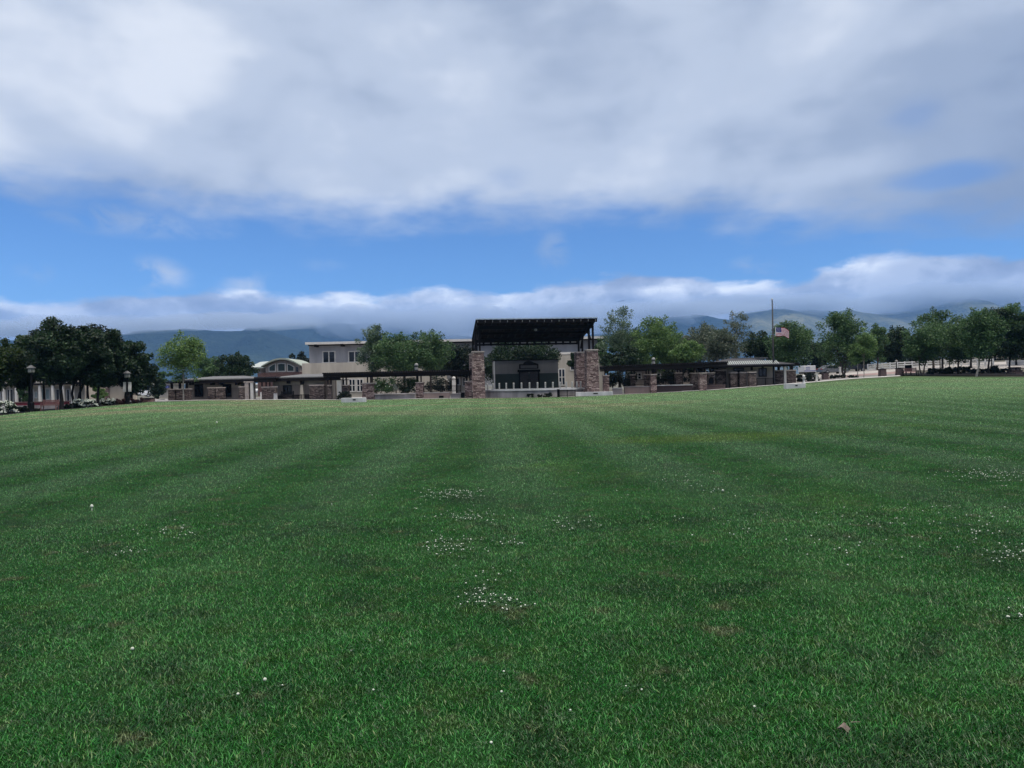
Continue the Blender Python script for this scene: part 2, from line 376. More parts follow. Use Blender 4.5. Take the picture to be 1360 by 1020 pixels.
# upper stratus deck, ragged soft lower rim
rim = N.m('ADD', el, N.m('ADD', N.m('MULTIPLY', N.m('SUBTRACT', nB, 0.5), 0.085), N.m('MULTIPLY', N.m('SUBTRACT', nC, 0.5), 0.065)))
deck = N.smooth(N.m('SUBTRACT', rim, deck_e), -0.026, 0.050)
# thin gaps of blue in the deck, at the right
def blob(px, py, ra, re):
    a, e = azel(px, py)
    u = N.m('DIVIDE', N.m('SUBTRACT', az, a), ra); v = N.m('DIVIDE', N.m('SUBTRACT', el, e), re)
    r = N.m('SQRT', N.m('ADD', N.m('MULTIPLY', u, u), N.m('MULTIPLY', v, v)))
    return N.smooth(N.m('ADD', r, N.m('MULTIPLY', N.m('SUBTRACT', nE, 0.5), 1.6)), 1.0, 0.1)
gap = N.m('MAXIMUM', N.m('MULTIPLY', blob(1275, 232, 0.085, 0.020), 0.62), N.m('MULTIPLY', blob(1215, 155, 0.045, 0.030), 0.30))
gap = N.m('MAXIMUM', gap, N.m('MULTIPLY', blob(670, 235, 0.05, 0.022), 0.22))
gap = N.m('MAXIMUM', gap, N.m('MULTIPLY', blob(120, 215, 0.09, 0.02), 0.18))
deck = N.m('MULTIPLY', deck, N.m('SUBTRACT', 1.0, gap))
# small torn scraps in the blue band
nS = N.noise(N.vmul(D, (1, 1, 1.6), (2, 5, 3)), 16, 5, 0.55, 0.5)
def scrap(px, py, ra, re, k):
    return N.m('MULTIPLY', N.m('MULTIPLY', blob(px, py, ra, re), N.smooth(nS, 0.36, 0.62)), k)
sc = scrap(205, 362, 0.05, 0.03, 0.7)
for a in ((330, 378, 0.045, 0.022, 0.75), (45, 365, 0.03, 0.022, 0.4), (735, 330, 0.025, 0.04, 0.4), (160, 290, 0.12, 0.03, 0.55), (1000, 360, 0.05, 0.02, 0.5), (430, 350, 0.04, 0.012, 0.15)):
    sc = N.m('MAXIMUM', sc, scrap(*a))
deck = N.m('MAXIMUM', deck, sc)
dv = N.m('ADD', N.m('MULTIPLY', N.smooth(nA, 0.28, 0.72), 0.62), N.m('MULTIPLY', N.smooth(nB, 0.2, 0.8), 0.38))
lift = N.smooth(az, 0.55, -0.4, -0.16, 0.14)          # the cloud is thinner, so brighter, towards the left
dv = N.m('ADD', dv, lift)
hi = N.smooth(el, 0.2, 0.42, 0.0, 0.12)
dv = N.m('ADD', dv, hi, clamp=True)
deck_c = N.ramp(dv, [(0.0, (0.275, 0.345, 0.49)), (0.32, (0.38, 0.455, 0.60)), (0.68, (0.57, 0.645, 0.78)), (1.0, (0.82, 0.87, 0.96))], 'EASE')
deck_c = N.mix(N.smooth(el, 0.50, 0.95), deck_c, (0.86, 0.82, 0.76))  # deck out of view turned warmer to neutralise the light on the ground
deck_k = N.smooth(el, 0.50, 1.10, 0.82, 2.9)     # unseen deck above the view brightened to put more light on the ground
# low bank lying on the hills
bn = N.m('ADD', N.m('MULTIPLY', N.m('SUBTRACT', nC, 0.5), 0.044), N.m('MULTIPLY', N.m('SUBTRACT', nB, 0.5), 0.016))
dtop = N.m('SUBTRACT', N.m('ADD', bank_e, bn), el)     # >0 below the crest
bank = N.smooth(dtop, -0.004, 0.010)
nD = N.noise(N.vmul(D, (1, 1, 1.5), (1, 4, 2)), 12, 6, 0.55, 0.15)
crest = N.smooth(dtop, 0.040, 0.004)
bv = N.m('ADD', N.m('MULTIPLY', N.smooth(nD, 0.38, 0.62), 0.55), N.m('MULTIPLY', N.m('MULTIPLY', crest, N.smooth(nE, 0.38, 0.62)), 0.55), clamp=True)
bank_c = N.ramp(bv, [(0.0, (0.30, 0.37, 0.54)), (0.4, (0.45, 0.53, 0.71)), (0.75, (0.70, 0.78, 0.94)), (1.0, (1.02, 1.07, 1.14))])
low = N.smooth(el, 0.10, 0.055)
bank_c = N.mix(N.m('MULTIPLY', low, 0.55), bank_c, (0.25, 0.335, 0.51))
skyc = N.mix(1.0, sky.outputs[0], (0.56, 0.86, 1.25), 'MULTIPLY')
b1 = wn.nodes.new('ShaderNodeBackground'); wn.links.new(skyc, b1.inputs[0]); b1.inputs[1].default_value = 0.084
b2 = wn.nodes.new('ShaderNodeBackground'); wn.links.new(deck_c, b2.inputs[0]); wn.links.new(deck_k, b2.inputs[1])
b3 = wn.nodes.new('ShaderNodeBackground'); wn.links.new(bank_c, b3.inputs[0]); b3.inputs[1].default_value = 0.84
m1 = wn.nodes.new('ShaderNodeMixShader'); m2 = wn.nodes.new('ShaderNodeMixShader')
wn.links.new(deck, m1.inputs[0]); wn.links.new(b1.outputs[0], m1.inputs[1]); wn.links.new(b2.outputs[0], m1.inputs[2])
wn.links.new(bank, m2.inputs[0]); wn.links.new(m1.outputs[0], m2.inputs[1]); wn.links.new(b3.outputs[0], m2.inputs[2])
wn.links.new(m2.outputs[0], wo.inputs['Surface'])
W.cycles.sampling_method = 'MANUAL'; W.cycles.sample_map_resolution = 512

# ------------------------------------------------------------------ ground sheets
def sheet(name, xs, ys, zoff, m, kind='structure', mask=None):
    X, Y = np.meshgrid(xs, ys); Z = gh(X, Y) + zoff
    V = np.stack([X, Y, Z], -1).reshape(-1, 3); nx = len(xs); ny = len(ys)
    i = np.arange(nx * ny).reshape(ny, nx)
    Q = np.stack([i[:-1, :-1], i[:-1, 1:], i[1:, 1:], i[1:, :-1]], -1).reshape(-1, 4)
    o = npmesh(name, V, Q, 4, m); o.data.polygons.foreach_set('use_smooth', [True] * len(Q)); return tag(o, kind=kind)
def band_sheet(name, pxs, d0, d1, zoff, m, kind='structure', nrow=6):
    """a strip following the lawn's far edge, from d0 to d1 metres beyond it"""
    V = []; nx = len(pxs)
    for j in range(nrow + 1):
        for px in pxs:
            t = lev(px, 510)[0] / F; a = edge_y(t)
            o0 = d0(px) if callable(d0) else d0; o1 = d1(px) if callable(d1) else d1
            y = a + o0 + (o1 - o0) * j / nrow
            V.append((t * y, y, g(t * y, y) + zoff))
    i = np.arange(nx * (nrow + 1)).reshape(nrow + 1, nx)
    Q = np.stack([i[:-1, :-1], i[:-1, 1:], i[1:, 1:], i[1:, :-1]], -1).reshape(-1, 4)
    return tag(npmesh(name, np.array(V), Q, 4, m), kind=kind)
SOIL = mat('far_ground_soil', (0.10, 0.095, 0.075), 0.95, 0.4, 0.05, 0)
xs = np.concatenate([np.arange(-7360, -160, 240), np.arange(-160, 160, 2.5), np.arange(160, 7361, 240)])
ys = np.concatenate([np.arange(-600, -40, 80), np.arange(-40, 180, 2.5), np.arange(180, 900, 60), np.arange(900, 7301, 200)])
sheet('ground', xs, ys, -0.09, SOIL)

def lawn_colour(N, P):
    """turf colour: green and bluish near, drier far off with grazing-view lightening put in, clover and dry spots"""
    sp = N.n.new('ShaderNodeSeparateXYZ'); N.l.new(P, sp.inputs[0]); x, y = sp.outputs['X'], sp.outputs['Y']
    n1 = N.noise(P, 0.55, 5, 0.6); n2 = N.noise(P, 0.11, 4, 0.55); n3 = N.noise(P, 3.5, 4, 0.6); n4 = N.noise(N.vmul(P, (0.35, 1, 1)), 0.16, 5, 0.6); n5 = N.noise(N.vmul(P, (1, 1, 0), (5, 3, 0)), 1.1, 5, 0.65, 0.4); n6 = N.noise(N.vmul(P, (1, 1, 0), (15, 8, 0)), 2.3, 5, 0.6)
    base = N.ramp(n1, [(0.30, (0.011, 0.088, 0.011)), (0.5, (0.022, 0.136, 0.020)), (0.7, (0.056, 0.192, 0.048))])
    base = N.mix(N.smooth(n3, 0.45, 0.70, 0, 0.45), base, (0.060, 0.118, 0.022))
    base = N.mix(N.smooth(n5, 0.50, 0.66, 0, 0.75), base, (0.014, 0.062, 0.013))
    base = N.mix(N.m('MULTIPLY', N.smooth(n6, 0.58, 0.70), 0.55), base, (0.14, 0.135, 0.075))
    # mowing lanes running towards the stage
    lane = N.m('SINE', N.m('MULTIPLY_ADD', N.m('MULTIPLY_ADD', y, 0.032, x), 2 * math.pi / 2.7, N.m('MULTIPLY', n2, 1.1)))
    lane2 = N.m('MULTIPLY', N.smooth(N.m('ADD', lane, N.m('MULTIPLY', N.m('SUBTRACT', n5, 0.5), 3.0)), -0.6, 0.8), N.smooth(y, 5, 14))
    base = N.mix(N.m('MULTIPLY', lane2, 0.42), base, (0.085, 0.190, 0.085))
    far_dry_sheen = N.smooth(N.m('ADD', y, N.m('MULTIPLY', N.m('SUBTRACT', n2, 0.5), 26)), 12, 62)  # far turf partly drier, partly lightened in colour for the grazing view
    base = N.mix(N.m('MULTIPLY', far_dry_sheen, 0.84), base, (0.235, 0.415, 0.175))
    dry = N.m('MULTIPLY', N.smooth(n4, 0.46, 0.60), N.smooth(y, 30, 54))
    dry = N.m('MULTIPLY', dry, N.smooth(x, 22, 0, 0.35, 1.0))
    base = N.mix(N.m('MULTIPLY', dry, 0.80), base, (0.36, 0.345, 0.20))
    lime = N.m('MULTIPLY', N.smooth(n2, 0.52, 0.66), N.smooth(n1, 0.42, 0.6))
    base = N.mix(N.m('MULTIPLY', lime, 0.50), base, (0.095, 0.19, 0.018))
    # bright clover-green patch to the right of the middle
    u = N.m('DIVIDE', N.m('SUBTRACT', x, 5.4), 3.3); v = N.m('DIVIDE', N.m('SUBTRACT', y, 20.2), 1.5)
    r = N.m('ADD', N.m('SQRT', N.m('ADD', N.m('MULTIPLY', u, u), N.m('MULTIPLY', v, v))), N.m('MULTIPLY', N.m('SUBTRACT', n1, 0.5), 2.2))
    base = N.mix(N.smooth(r, 1.5, 0.2, 0, 0.60), base, (0.105, 0.19, 0.012))
    return base
def lawn_material(name, k, sheen):
    m = bpy.data.materials.new(name); n, l, b, o = nt(m); N = NB(m.node_tree)
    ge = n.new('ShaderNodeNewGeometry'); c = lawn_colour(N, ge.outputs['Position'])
    if name == 'turf_blades':
        rv = N.m('MULTIPLY_ADD', N.m('POWER', ge.outputs['Random Per Island'], 2.5), 1.9, 0.42)
        x = n.new('ShaderNodeVectorMath'); x.operation = 'SCALE'; l.new(c, x.inputs[0]); l.new(rv, x.inputs['Scale']); c = x.outputs[0]
        c = N.mix(N.smooth(ge.outputs['Random Per Island'], 0.955, 0.97, 0, 0.55), c, (0.24, 0.22, 0.11))
        b.inputs['Roughness'].default_value = 0.33; b.inputs['Specular IOR Level'].default_value = 0.32
        l.new(c, b.inputs['Base Color'])
        tr = n.new('ShaderNodeBsdfTranslucent'); l.new(c, tr.inputs['Color'])
        ms = n.new('ShaderNodeMixShader'); ms.inputs[0].default_value = 0.25
        l.new(b.outputs[0], ms.inputs[1]); l.new(tr.outputs[0], ms.inputs[2]); l.new(ms.outputs[0], o.inputs[0])
    else:
        x = n.new('ShaderNodeVectorMath'); x.operation = 'SCALE'; l.new(c, x.inputs[0]); x.inputs['Scale'].default_value = k
        l.new(x.outputs[0], b.inputs['Base Color']); b.inputs['Roughness'].default_value = 0.95; b.inputs['Specular IOR Level'].default_value = 0.1
        nz = N.noise(ge.outputs['Position'], 14, 5, 0.7)
        bp = n.new('ShaderNodeBump'); bp.inputs['Strength'].default_value = 0.8; bp.inputs['Distance'].default_value = 0.05; l.new(nz, bp.inputs['Height']); l.new(bp.outputs[0], b.inputs['Normal'])
    return m
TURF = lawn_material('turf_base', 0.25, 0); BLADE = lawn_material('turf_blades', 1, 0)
# lawn sheet: straight rows behind and beside the viewer, fanning out to the curved far edge
us = np.linspace(-1, 1, 121); V = []
vs_ = np.concatenate([np.linspace(0, 0.3, 12)[:-1], np.linspace(0.3, 1, 60)])
for v in vs_:
    for u in us:
        te = u * 1.325; Ye = edge_y(te); y = -16 + v * (Ye + 16)
        half = (9 + 1.325 * max(y, 0) * 0 + (1.325 * Ye - 9) * max(0, y / Ye))
        V.append((u * half if y > 0 else u * 9, y, 0))
V = np.array(V); V[:, 2] = gh(V[:, 0], V[:, 1])
i = np.arange(len(vs_) * 121).reshape(len(vs_), 121)
Q = np.stack([i[:-1, :-1], i[:-1, 1:], i[1:, 1:], i[1:, :-1]], -1).reshape(-1, 4)
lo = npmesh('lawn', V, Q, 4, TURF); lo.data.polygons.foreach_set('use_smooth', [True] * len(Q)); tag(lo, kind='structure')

# grass blades: dense and fine near, coarser tufts further off
rg = np.random.default_rng(11)
def grass():
    Y0, Y1, n = 2.2, 84.0, 2300000
    y = Y0 * (Y1 / Y0) ** rg.random(n) ** 0.92
    x = rg.uniform(-1, 1, n) * (0.74 * y + 2.0); t = x / y
    keep0 = rg.random(n) < (0.74 * y + 2.0) / (0.82 * y) / 1.87; x, y, t = x[keep0], y[keep0], t[keep0]; n = len(x)
    keep = y < edge_y(np.clip(t, -1.3, 1.3)) - 0.15; x, y = x[keep], y[keep]; n = len(x)
    cl = np.sin(x * 2.1 + 1.3 * np.sin(y * 1.7)) * np.sin(y * 2.6 + 1.1 * np.sin(x * 1.9)) * 0.5 + 0.5
    sc = np.maximum(1.0, y / 6.5)
    wd = 0.0041 * sc * rg.uniform(0.7, 1.3, n)
    ht = (0.013 + 0.007 * cl + 0.020 * rg.random(n) ** 4) * np.minimum(1.35, 1 + (sc - 1) * 0.03)
    yaw = rg.uniform(0, 2 * np.pi, n)
    lane = np.sin((x + 0.032 * y) * 2 * np.pi / 2.7)
    lean = rg.uniform(0.2, 1.5, n)
    dx = np.cos(yaw) * lean; dy = np.sin(yaw) * lean + lane * 0.35 * np.clip((y - 4) / 10, 0, 1)
    wy = yaw + np.pi / 2 + rg.normal(0, 0.5, n)
    wx, wz = np.cos(wy), np.sin(wy)
    z = gh(x, y) - 0.004
    def at(f, w, hh):
        off = f * f
        return np.stack([x + dx * ht * off + wx * wd * w, y + dy * ht * off + wz * wd * w, z + ht * hh], -1)
    nearm = y < 9
    P = [at(0, -0.5, 0), at(0, 0.5, 0), at(0.62, 0.42, 0.60), at(0.62, -0.42, 0.60), at(1.0, 0.0, 0.93)]
    A = np.stack(P, 1)[nearm].reshape(-1, 3); k = nearm.sum()
    b = (np.arange(k) * 5)[:, None]
    F1 = np.concatenate([b + [[0, 1, 2]], b + [[0, 2, 3]], b + [[3, 2, 4]]], 0)
    B = np.stack([at(0, -0.5, 0), at(0, 0.5, 0), at(1.0, 0.0, 1.0)], 1)[~nearm].reshape(-1, 3)
    F2 = (np.arange((~nearm).sum()) * 3)[:, None] + [[0, 1, 2]] + len(A)
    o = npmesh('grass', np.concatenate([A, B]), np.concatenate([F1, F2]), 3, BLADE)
    tag(o, 'short mown green grass covering the park field', 'grass', kind='stuff')
grass()

# ------------------------------------------------------------------ hills, paving
def hill_mat(name, c1, c2, c3, sc):
    m = bpy.data.materials.new(name); n, l, b, o = nt(m); N = NB(m.node_tree)
    tcn = n.new('ShaderNodeTexCoord'); P = tcn.outputs['Object']
    a = N.noise(P, sc, 6, 0.65); d = N.noise(P, sc * 9, 4, 0.7); e = N.noise(N.vmul(P, (1, 1, 2)), sc * 3, 5, 0.6)
    col = N.ramp(N.m('MULTIPLY_ADD', d, 0.45, N.m('MULTIPLY', a, 0.55)), [(0.40, c1), (0.52, c2), (0.64, c3)])
    col = N.mix(N.smooth(e, 0.62, 0.72, 0, 0.22), col, tuple(min(1, x * 2.0) for x in c3))
    l.new(col, b.inputs['Base Color']); b.inputs['Roughness'].default_value = 0.95; b.inputs['Specular IOR Level'].default_value = 0.05
    bp = n.new('ShaderNodeBump'); bp.inputs['Strength'].default_value = 1; bp.inputs['Distance'].default_value = 20.0; l.new(d, bp.inputs['Height']); l.new(bp.outputs[0], b.inputs['Normal'])
    return m
def fbm(x, y, f, o=5, s=0.0):
    z = 0; a = 1.0
    for k in range(o):
        z = z + a * np.sin(x * f + 1.7 * np.sin(y * f * 0.8 + k + s) + s) * np.sin(y * f * 1.1 + 1.3 * np.sin(x * f * 0.7 + 2 * k) + s * 2); a *= 0.5; f *= 2.1
    return z
def ridge(name, pts, Y, depth, m, rough, seed, foot=0.55):
    """hill range whose crest runs through the surveyed skyline points, with spurs and gullies on its near slope"""
    px = np.array([p[0] for p in pts], float)
    tx = np.array([lev(*p)[0] / F for p in pts]); hz = np.array([EYE - lev(*p)[1] / F * Y for p in pts])
    nx, ny = 240, 44
    T = np.linspace(tx[0], tx[-1], nx); Hc = np.interp(T, tx, hz); ker = np.hanning(9); ker /= ker.sum()
    Hc = np.convolve(np.pad(Hc, 4, 'edge'), ker, 'valid')
    V = np.zeros((ny, nx, 3))
    for j in range(ny):
        s = j / (ny - 1) * 1.35             # 1 = crest
        y = Y - foot * depth * (1 - s)
        x = T * Y
        prof = np.where(s <= 1, np.sin(np.clip(s, 0, 1) * np.pi / 2) ** 1.25, 1 - (s - 1) * 1.2)
        n = fbm(x, np.full_like(x, y), 2 * np.pi / (depth * 0.55), 5, seed)
        gul = np.abs(np.sin(x * 2 * np.pi / (depth * 0.42) + 1.4 * np.sin(x * 0.009 / 3 + seed) + n * 0.7))
        z = Hc * prof + (n * rough + (gul - 0.6) * rough * 1.5) * math.sin(min(1, s) * math.pi) + n * rough * 0.16 * (s > 0.9)
        V[j, :, 0] = x; V[j, :, 1] = y; V[j, :, 2] = np.maximum(z, -3) - 1.0 * (j == 0)
    i = np.arange(nx * ny).reshape(ny, nx)
    Q = np.stack([i[:-1, :-1], i[:-1, 1:], i[1:, 1:], i[1:, :-1]], -1).reshape(-1, 4)
    o = npmesh(name, V.reshape(-1, 3), Q, 4, m); o.data.polygons.foreach_set('use_smooth', [True] * len(Q)); return tag(o, kind='structure')
HILL_A = hill_mat('wooded_hill', (0.008, 0.016, 0.014), (0.017, 0.030, 0.022), (0.034, 0.050, 0.032), 0.0036)
HILL_B = hill_mat('scrub_hill', (0.040, 0.050, 0.032), (0.085, 0.092, 0.052), (0.16, 0.155, 0.085), 0.003)
HK = 3.0
ridge('hills', [(-420, 470), (-150, 455), (60, 452), (165, 446), (215, 441), (250, 437), (290, 440), (340, 438), (362, 441), (385, 449), (410, 456), (450, 460), (520, 462), (640, 466), (760, 470)], 1300 * HK, 420 * HK, HILL_A, 9 * HK, 0.4)
ridge('hills', [(250, 455), (320, 440), (358, 428), (400, 427), (440, 430), (500, 432), (560, 440), (640, 452), (760, 450), (840, 436), (880, 424), (920, 418), (960, 424), (1000, 440), (1060, 450)], 1750 * HK, 480 * HK, HILL_A, 8 * HK, 2.2)
ridge('hills', [(880, 470), (940, 440), (985, 418), (1030, 413), (1090, 414), (1130, 418), (1165, 420), (1200, 414), (1235, 402), (1262, 398), (1290, 404), (1340, 410), (1450, 400), (1600, 410), (1800, 430)], 1900 * HK, 760 * HK, HILL_B, 13 * HK, 1.1, 0.62)

PLAZA = mat('plaza_paving', (0.22, 0.205, 0.20), 0.9, 0.2, 0.6, 0.1)
band = list(range(205, 1201, 12))
band_sheet('paving', band, -0.1, 26, 0.010, PLAZA, nrow=14)
PATHM = mat('pale_path_concrete', (0.50, 0.49, 0.48), 0.85, 0.12, 0.7, 0.1)
for a, b_ in ((196, 236), (322, 478), (520, 610), (722, 772), (905, 1196)):
    band_sheet('path', [a + (b_ - a) * i / 24 for i in range(25)], -0.12, 1.9, 0.040, PATHM, nrow=3)
band_sheet('path', [1100 + 4 * i for i in range(30)], 8, 14, 0.03, mat('pink_paver', (0.30, 0.21, 0.20), 0.9, 0.2, 1.0), nrow=3)
band_sheet('road', [1085 + 8 * i for i in range(60)], 15, 32, 0.02, mat('pale_gravel_road', (0.34, 0.315, 0.30), 0.95, 0.2, 0.8, 0.1), nrow=6)
MULCH = mat('dark_mulch', (0.012, 0.010, 0.009), 0.95, 0.4, 6, 0.3)
band_sheet('planting_bed', [-200 + 12 * i for i in range(34)], -0.1, 7, 0.02, MULCH, nrow=4)
band_sheet('planting_bed', [1196 + 12 * i for i in range(26)], 1.5, 8, 0.02, MULCH, nrow=4)
band_sheet('road', [-260 + 12 * i for i in range(42)], 14, 28, 0.01, mat('grey_asphalt', (0.06, 0.06, 0.062), 0.9, 0.3, 1.0, 0.1), nrow=5)

# ------------------------------------------------------------------ stage pavilion
SCX, SCY = 2.55, 80.6
SZ = g(SCX, SCY)
def stage():
    rz = 0.10
    root = thing('stage_pavilion', 'open air stage under a dark steel roof on four tall ledger stone pillars', 'stage', (SCX, SCY, SZ), rz)
    fz = 1.03 - SZ                     # stage floor height
    def arc(Rr, yc, a, n=28): return [(Rr * math.sin(-a + 2 * a * i / n), yc - Rr * math.cos(-a + 2 * a * i / n)) for i in range(n + 1)]
    Rr, yc, a = 6.6, 4.9, R(56)
    ap = arc(Rr, yc, a); ap2 = arc(Rr + 0.13, yc, a)
    MB().slab(ap + [(5.9, 12.4), (-5.9, 12.4)], -0.5, fz - 0.17).build('platform', CONCD, root)
    MB().slab(ap2 + [(6.0, 12.5), (-6.0, 12.5)], fz - 0.165, fz).build('floor_slab', CONC, root)
    pt = 4.08 + 1.1 - SZ
    for sx_ in (-1, 1):
        for yb in (0.0, 6.0):
            w = 0.61 if yb == 0 else 0.64
            x = sx_ * 6.18
            p = MB().add([(x + q[0] * (w + 0.09 * (1 - k)), yb + q[1] * (w + 0.09 * (1 - k)), zz) for k, zz in ((0, -0.4), (1, pt - 0.16)) for q in ((-1, -1), (1, -1), (1, 1), (-1, 1))],
                         [(0, 3, 2, 1), (4, 5, 6, 7), (0, 1, 5, 4), (1, 2, 6, 5), (2, 3, 7, 6), (3, 0, 4, 7)]).build('stone_pillar', STONE, root)
            MB().box(x - w - 0.06, x + w + 0.06, yb - w - 0.06, yb + w + 0.06, pt - 0.157, pt).build('cap', CAP, p, bevel=0.02)
    zf, zr, yf, yr = 8.45 - SZ, 6.98 - SZ, -1.5, 8.3       # roof: high at the front, low at the back
    def rz_(y): return zf + (zr - zf) * (y - yf) / (yr - yf)
    for sx_ in (-1, 1):
        for yb in (0.0, 6.0):
            for ox in (-0.22, 0.22):
                x = sx_ * 6.18 + ox
                MB().box(x - 0.1, x + 0.1, yb - 0.11, yb + 0.11, pt, rz_(yb) - 0.42).build('post', STEEL, root)
    L, Rg = -6.42, 6.62
    # sheet on top, with folded ribs
    dk = MB(); n = 44
    for i in range(n):
        x0 = L + (Rg - L) * i / n; x1 = L + (Rg - L) * (i + 1) / n; q = 0.014 if i % 2 else 0.0
        dk.add([(x0, yf, zf + q), (x1, yf, zf + q), (x1, yr, zr + q), (x0, yr, zr + q), (x0, yf, zf + q - 0.05), (x1, yf, zf + q - 0.05), (x1, yr, zr + q - 0.05), (x0, yr, zr + q - 0.05)],
               [(0, 1, 2, 3), (7, 6, 5, 4), (0, 4, 5, 1), (2, 6, 7, 3), (1, 5, 6, 2), (3, 7, 4, 0)])
    rf = dk.build('roof', DECK, root)
    MB().bar((L + 0.02, yf + 0.08, zf - 0.22), (Rg - 0.02, yf + 0.08, zf - 0.22), 0.06, 0.32).build('fascia', DECK, root)
    f = MB(); f.bar((L, yf + 0.0, zf + 0.07), (Rg, yf + 0.0, zf + 0.07), 0.10, 0.05); f.build('edge_trim', ROOFL, rf)
    for i in range(17):
        x = L + 0.22 + (Rg - L - 0.44) * i / 16
        MB().bar((x, yf + 0.02, zf - 0.21), (x, yr, zr - 0.19), 0.09, 0.24).build('rafter', STEEL, root)
        MB().bar((x - 0.0, yf - 0.02, zf - 0.2), (x, yf + 0.0, zf - 0.2), 0.04, 0.2).build('rafter_tip', GREYST, rf)
    for k, (y, dz, h) in enumerate(((0.0, -0.55, 0.36), (3.0, -0.5, 0.26), (6.0, -0.55, 0.36))):
        MB().bar((L + 0.15, y, rz_(y) + dz), (Rg - 0.15, y, rz_(y) + dz), 0.22, h).build('cross_beam', STEEL, root)
    for sx_ in (-1, 1):
        x = sx_ * 6.18
        MB().bar((x, yf + 0.3, rz_(yf) - 0.52), (x, yr - 0.2, rz_(yr) - 0.52), 0.2, 0.3).build('side_beam', STEEL, root)
        MB().bar((x, 0.1, rz_(0) - 1.9), (x, 1.9, rz_(1.9) - 0.62), 0.16, 0.18).build('knee_brace', STEEL, root)
        MB().bar((x, 5.9, rz_(6) - 1.7), (x, 4.3, rz_(4.3) - 0.62), 0.16, 0.18).build('knee_brace', STEEL, root)
    # open lattice girder along the back
    gz = 6.17 - SZ
    for z, h in ((gz + 0.1, 0.2), (gz + 0.47, 0.24)):
        MB().bar((L + 0.3, 7.6, z), (Rg - 0.3, 7.6, z), 0.16, h).build('girder_rail', STEEL, root)
    for i in range(15):
        x = L + 0.5 + (Rg - L - 1.0) * i / 14
        MB().box(x - 0.11, x + 0.11, 7.54, 7.66, gz - 0.02, rz_(7.6) - 0.3).build('girder_web', STEEL, root)
    fx = MB(); fx.lathe([(0.09, 0), (0.16, -0.05), (0.17, -0.2), (0.1, -0.24)], 10, (0.1, -0.25, rz_(0) - 0.72)); fx.build('spot_light', LENS, root)
    MB().box(0.03, 0.17, -0.32, -0.18, rz_(0) - 0.74, rz_(0) - 0.68).build('light_bracket', BLACK, root)
    return root, Rr, yc, a, fz
st, SR_, SYC, SA, SFZ = stage()
def stage_pt(x, y, z): return st.matrix_basis @ Vector((x, y, z))
bpy.context.view_layer.update()
ORD = ['first', 'second', 'third', 'fourth', 'fifth', 'sixth', 'seventh', 'eighth', 'ninth', 'tenth', 'eleventh', 'twelfth', 'thirteenth', 'fourteenth', 'fifteenth', 'sixteenth', 'seventeenth', 'eighteenth', 'nineteenth', 'twentieth']
b0 = thing('bollard', 'x', 'bollard', (0, 0, 0), 0, 'bollards along the curved stage edge')
MB().lathe([(0.085, 0), (0.085, 0.62), (0.092, 0.63), (0.092, 0.66), (0.075, 0.70)], 10).build('post', OFFW, b0, True)
MB().lathe([(0.13, 0), (0.13, 0.02), (0.09, 0.03)], 10).build('base_plate', CONCD, b0)
for i in range(15):
    th = R(-53) + R(106) * i / 14
    p = stage_pt((SR_ - 0.15) * math.sin(th), SYC - (SR_ - 0.15) * math.cos(th), SFZ)
    lab = ORD[i] + ' pale bollard from the left along the curved stage edge' if i < 14 else 'last pale bollard at the right end of the stage edge'
    if i == 0: b0.location = p; b0['label'] = 'first pale bollard, beside the left stage pillar'
    else: dup(b0, p, None, lab)

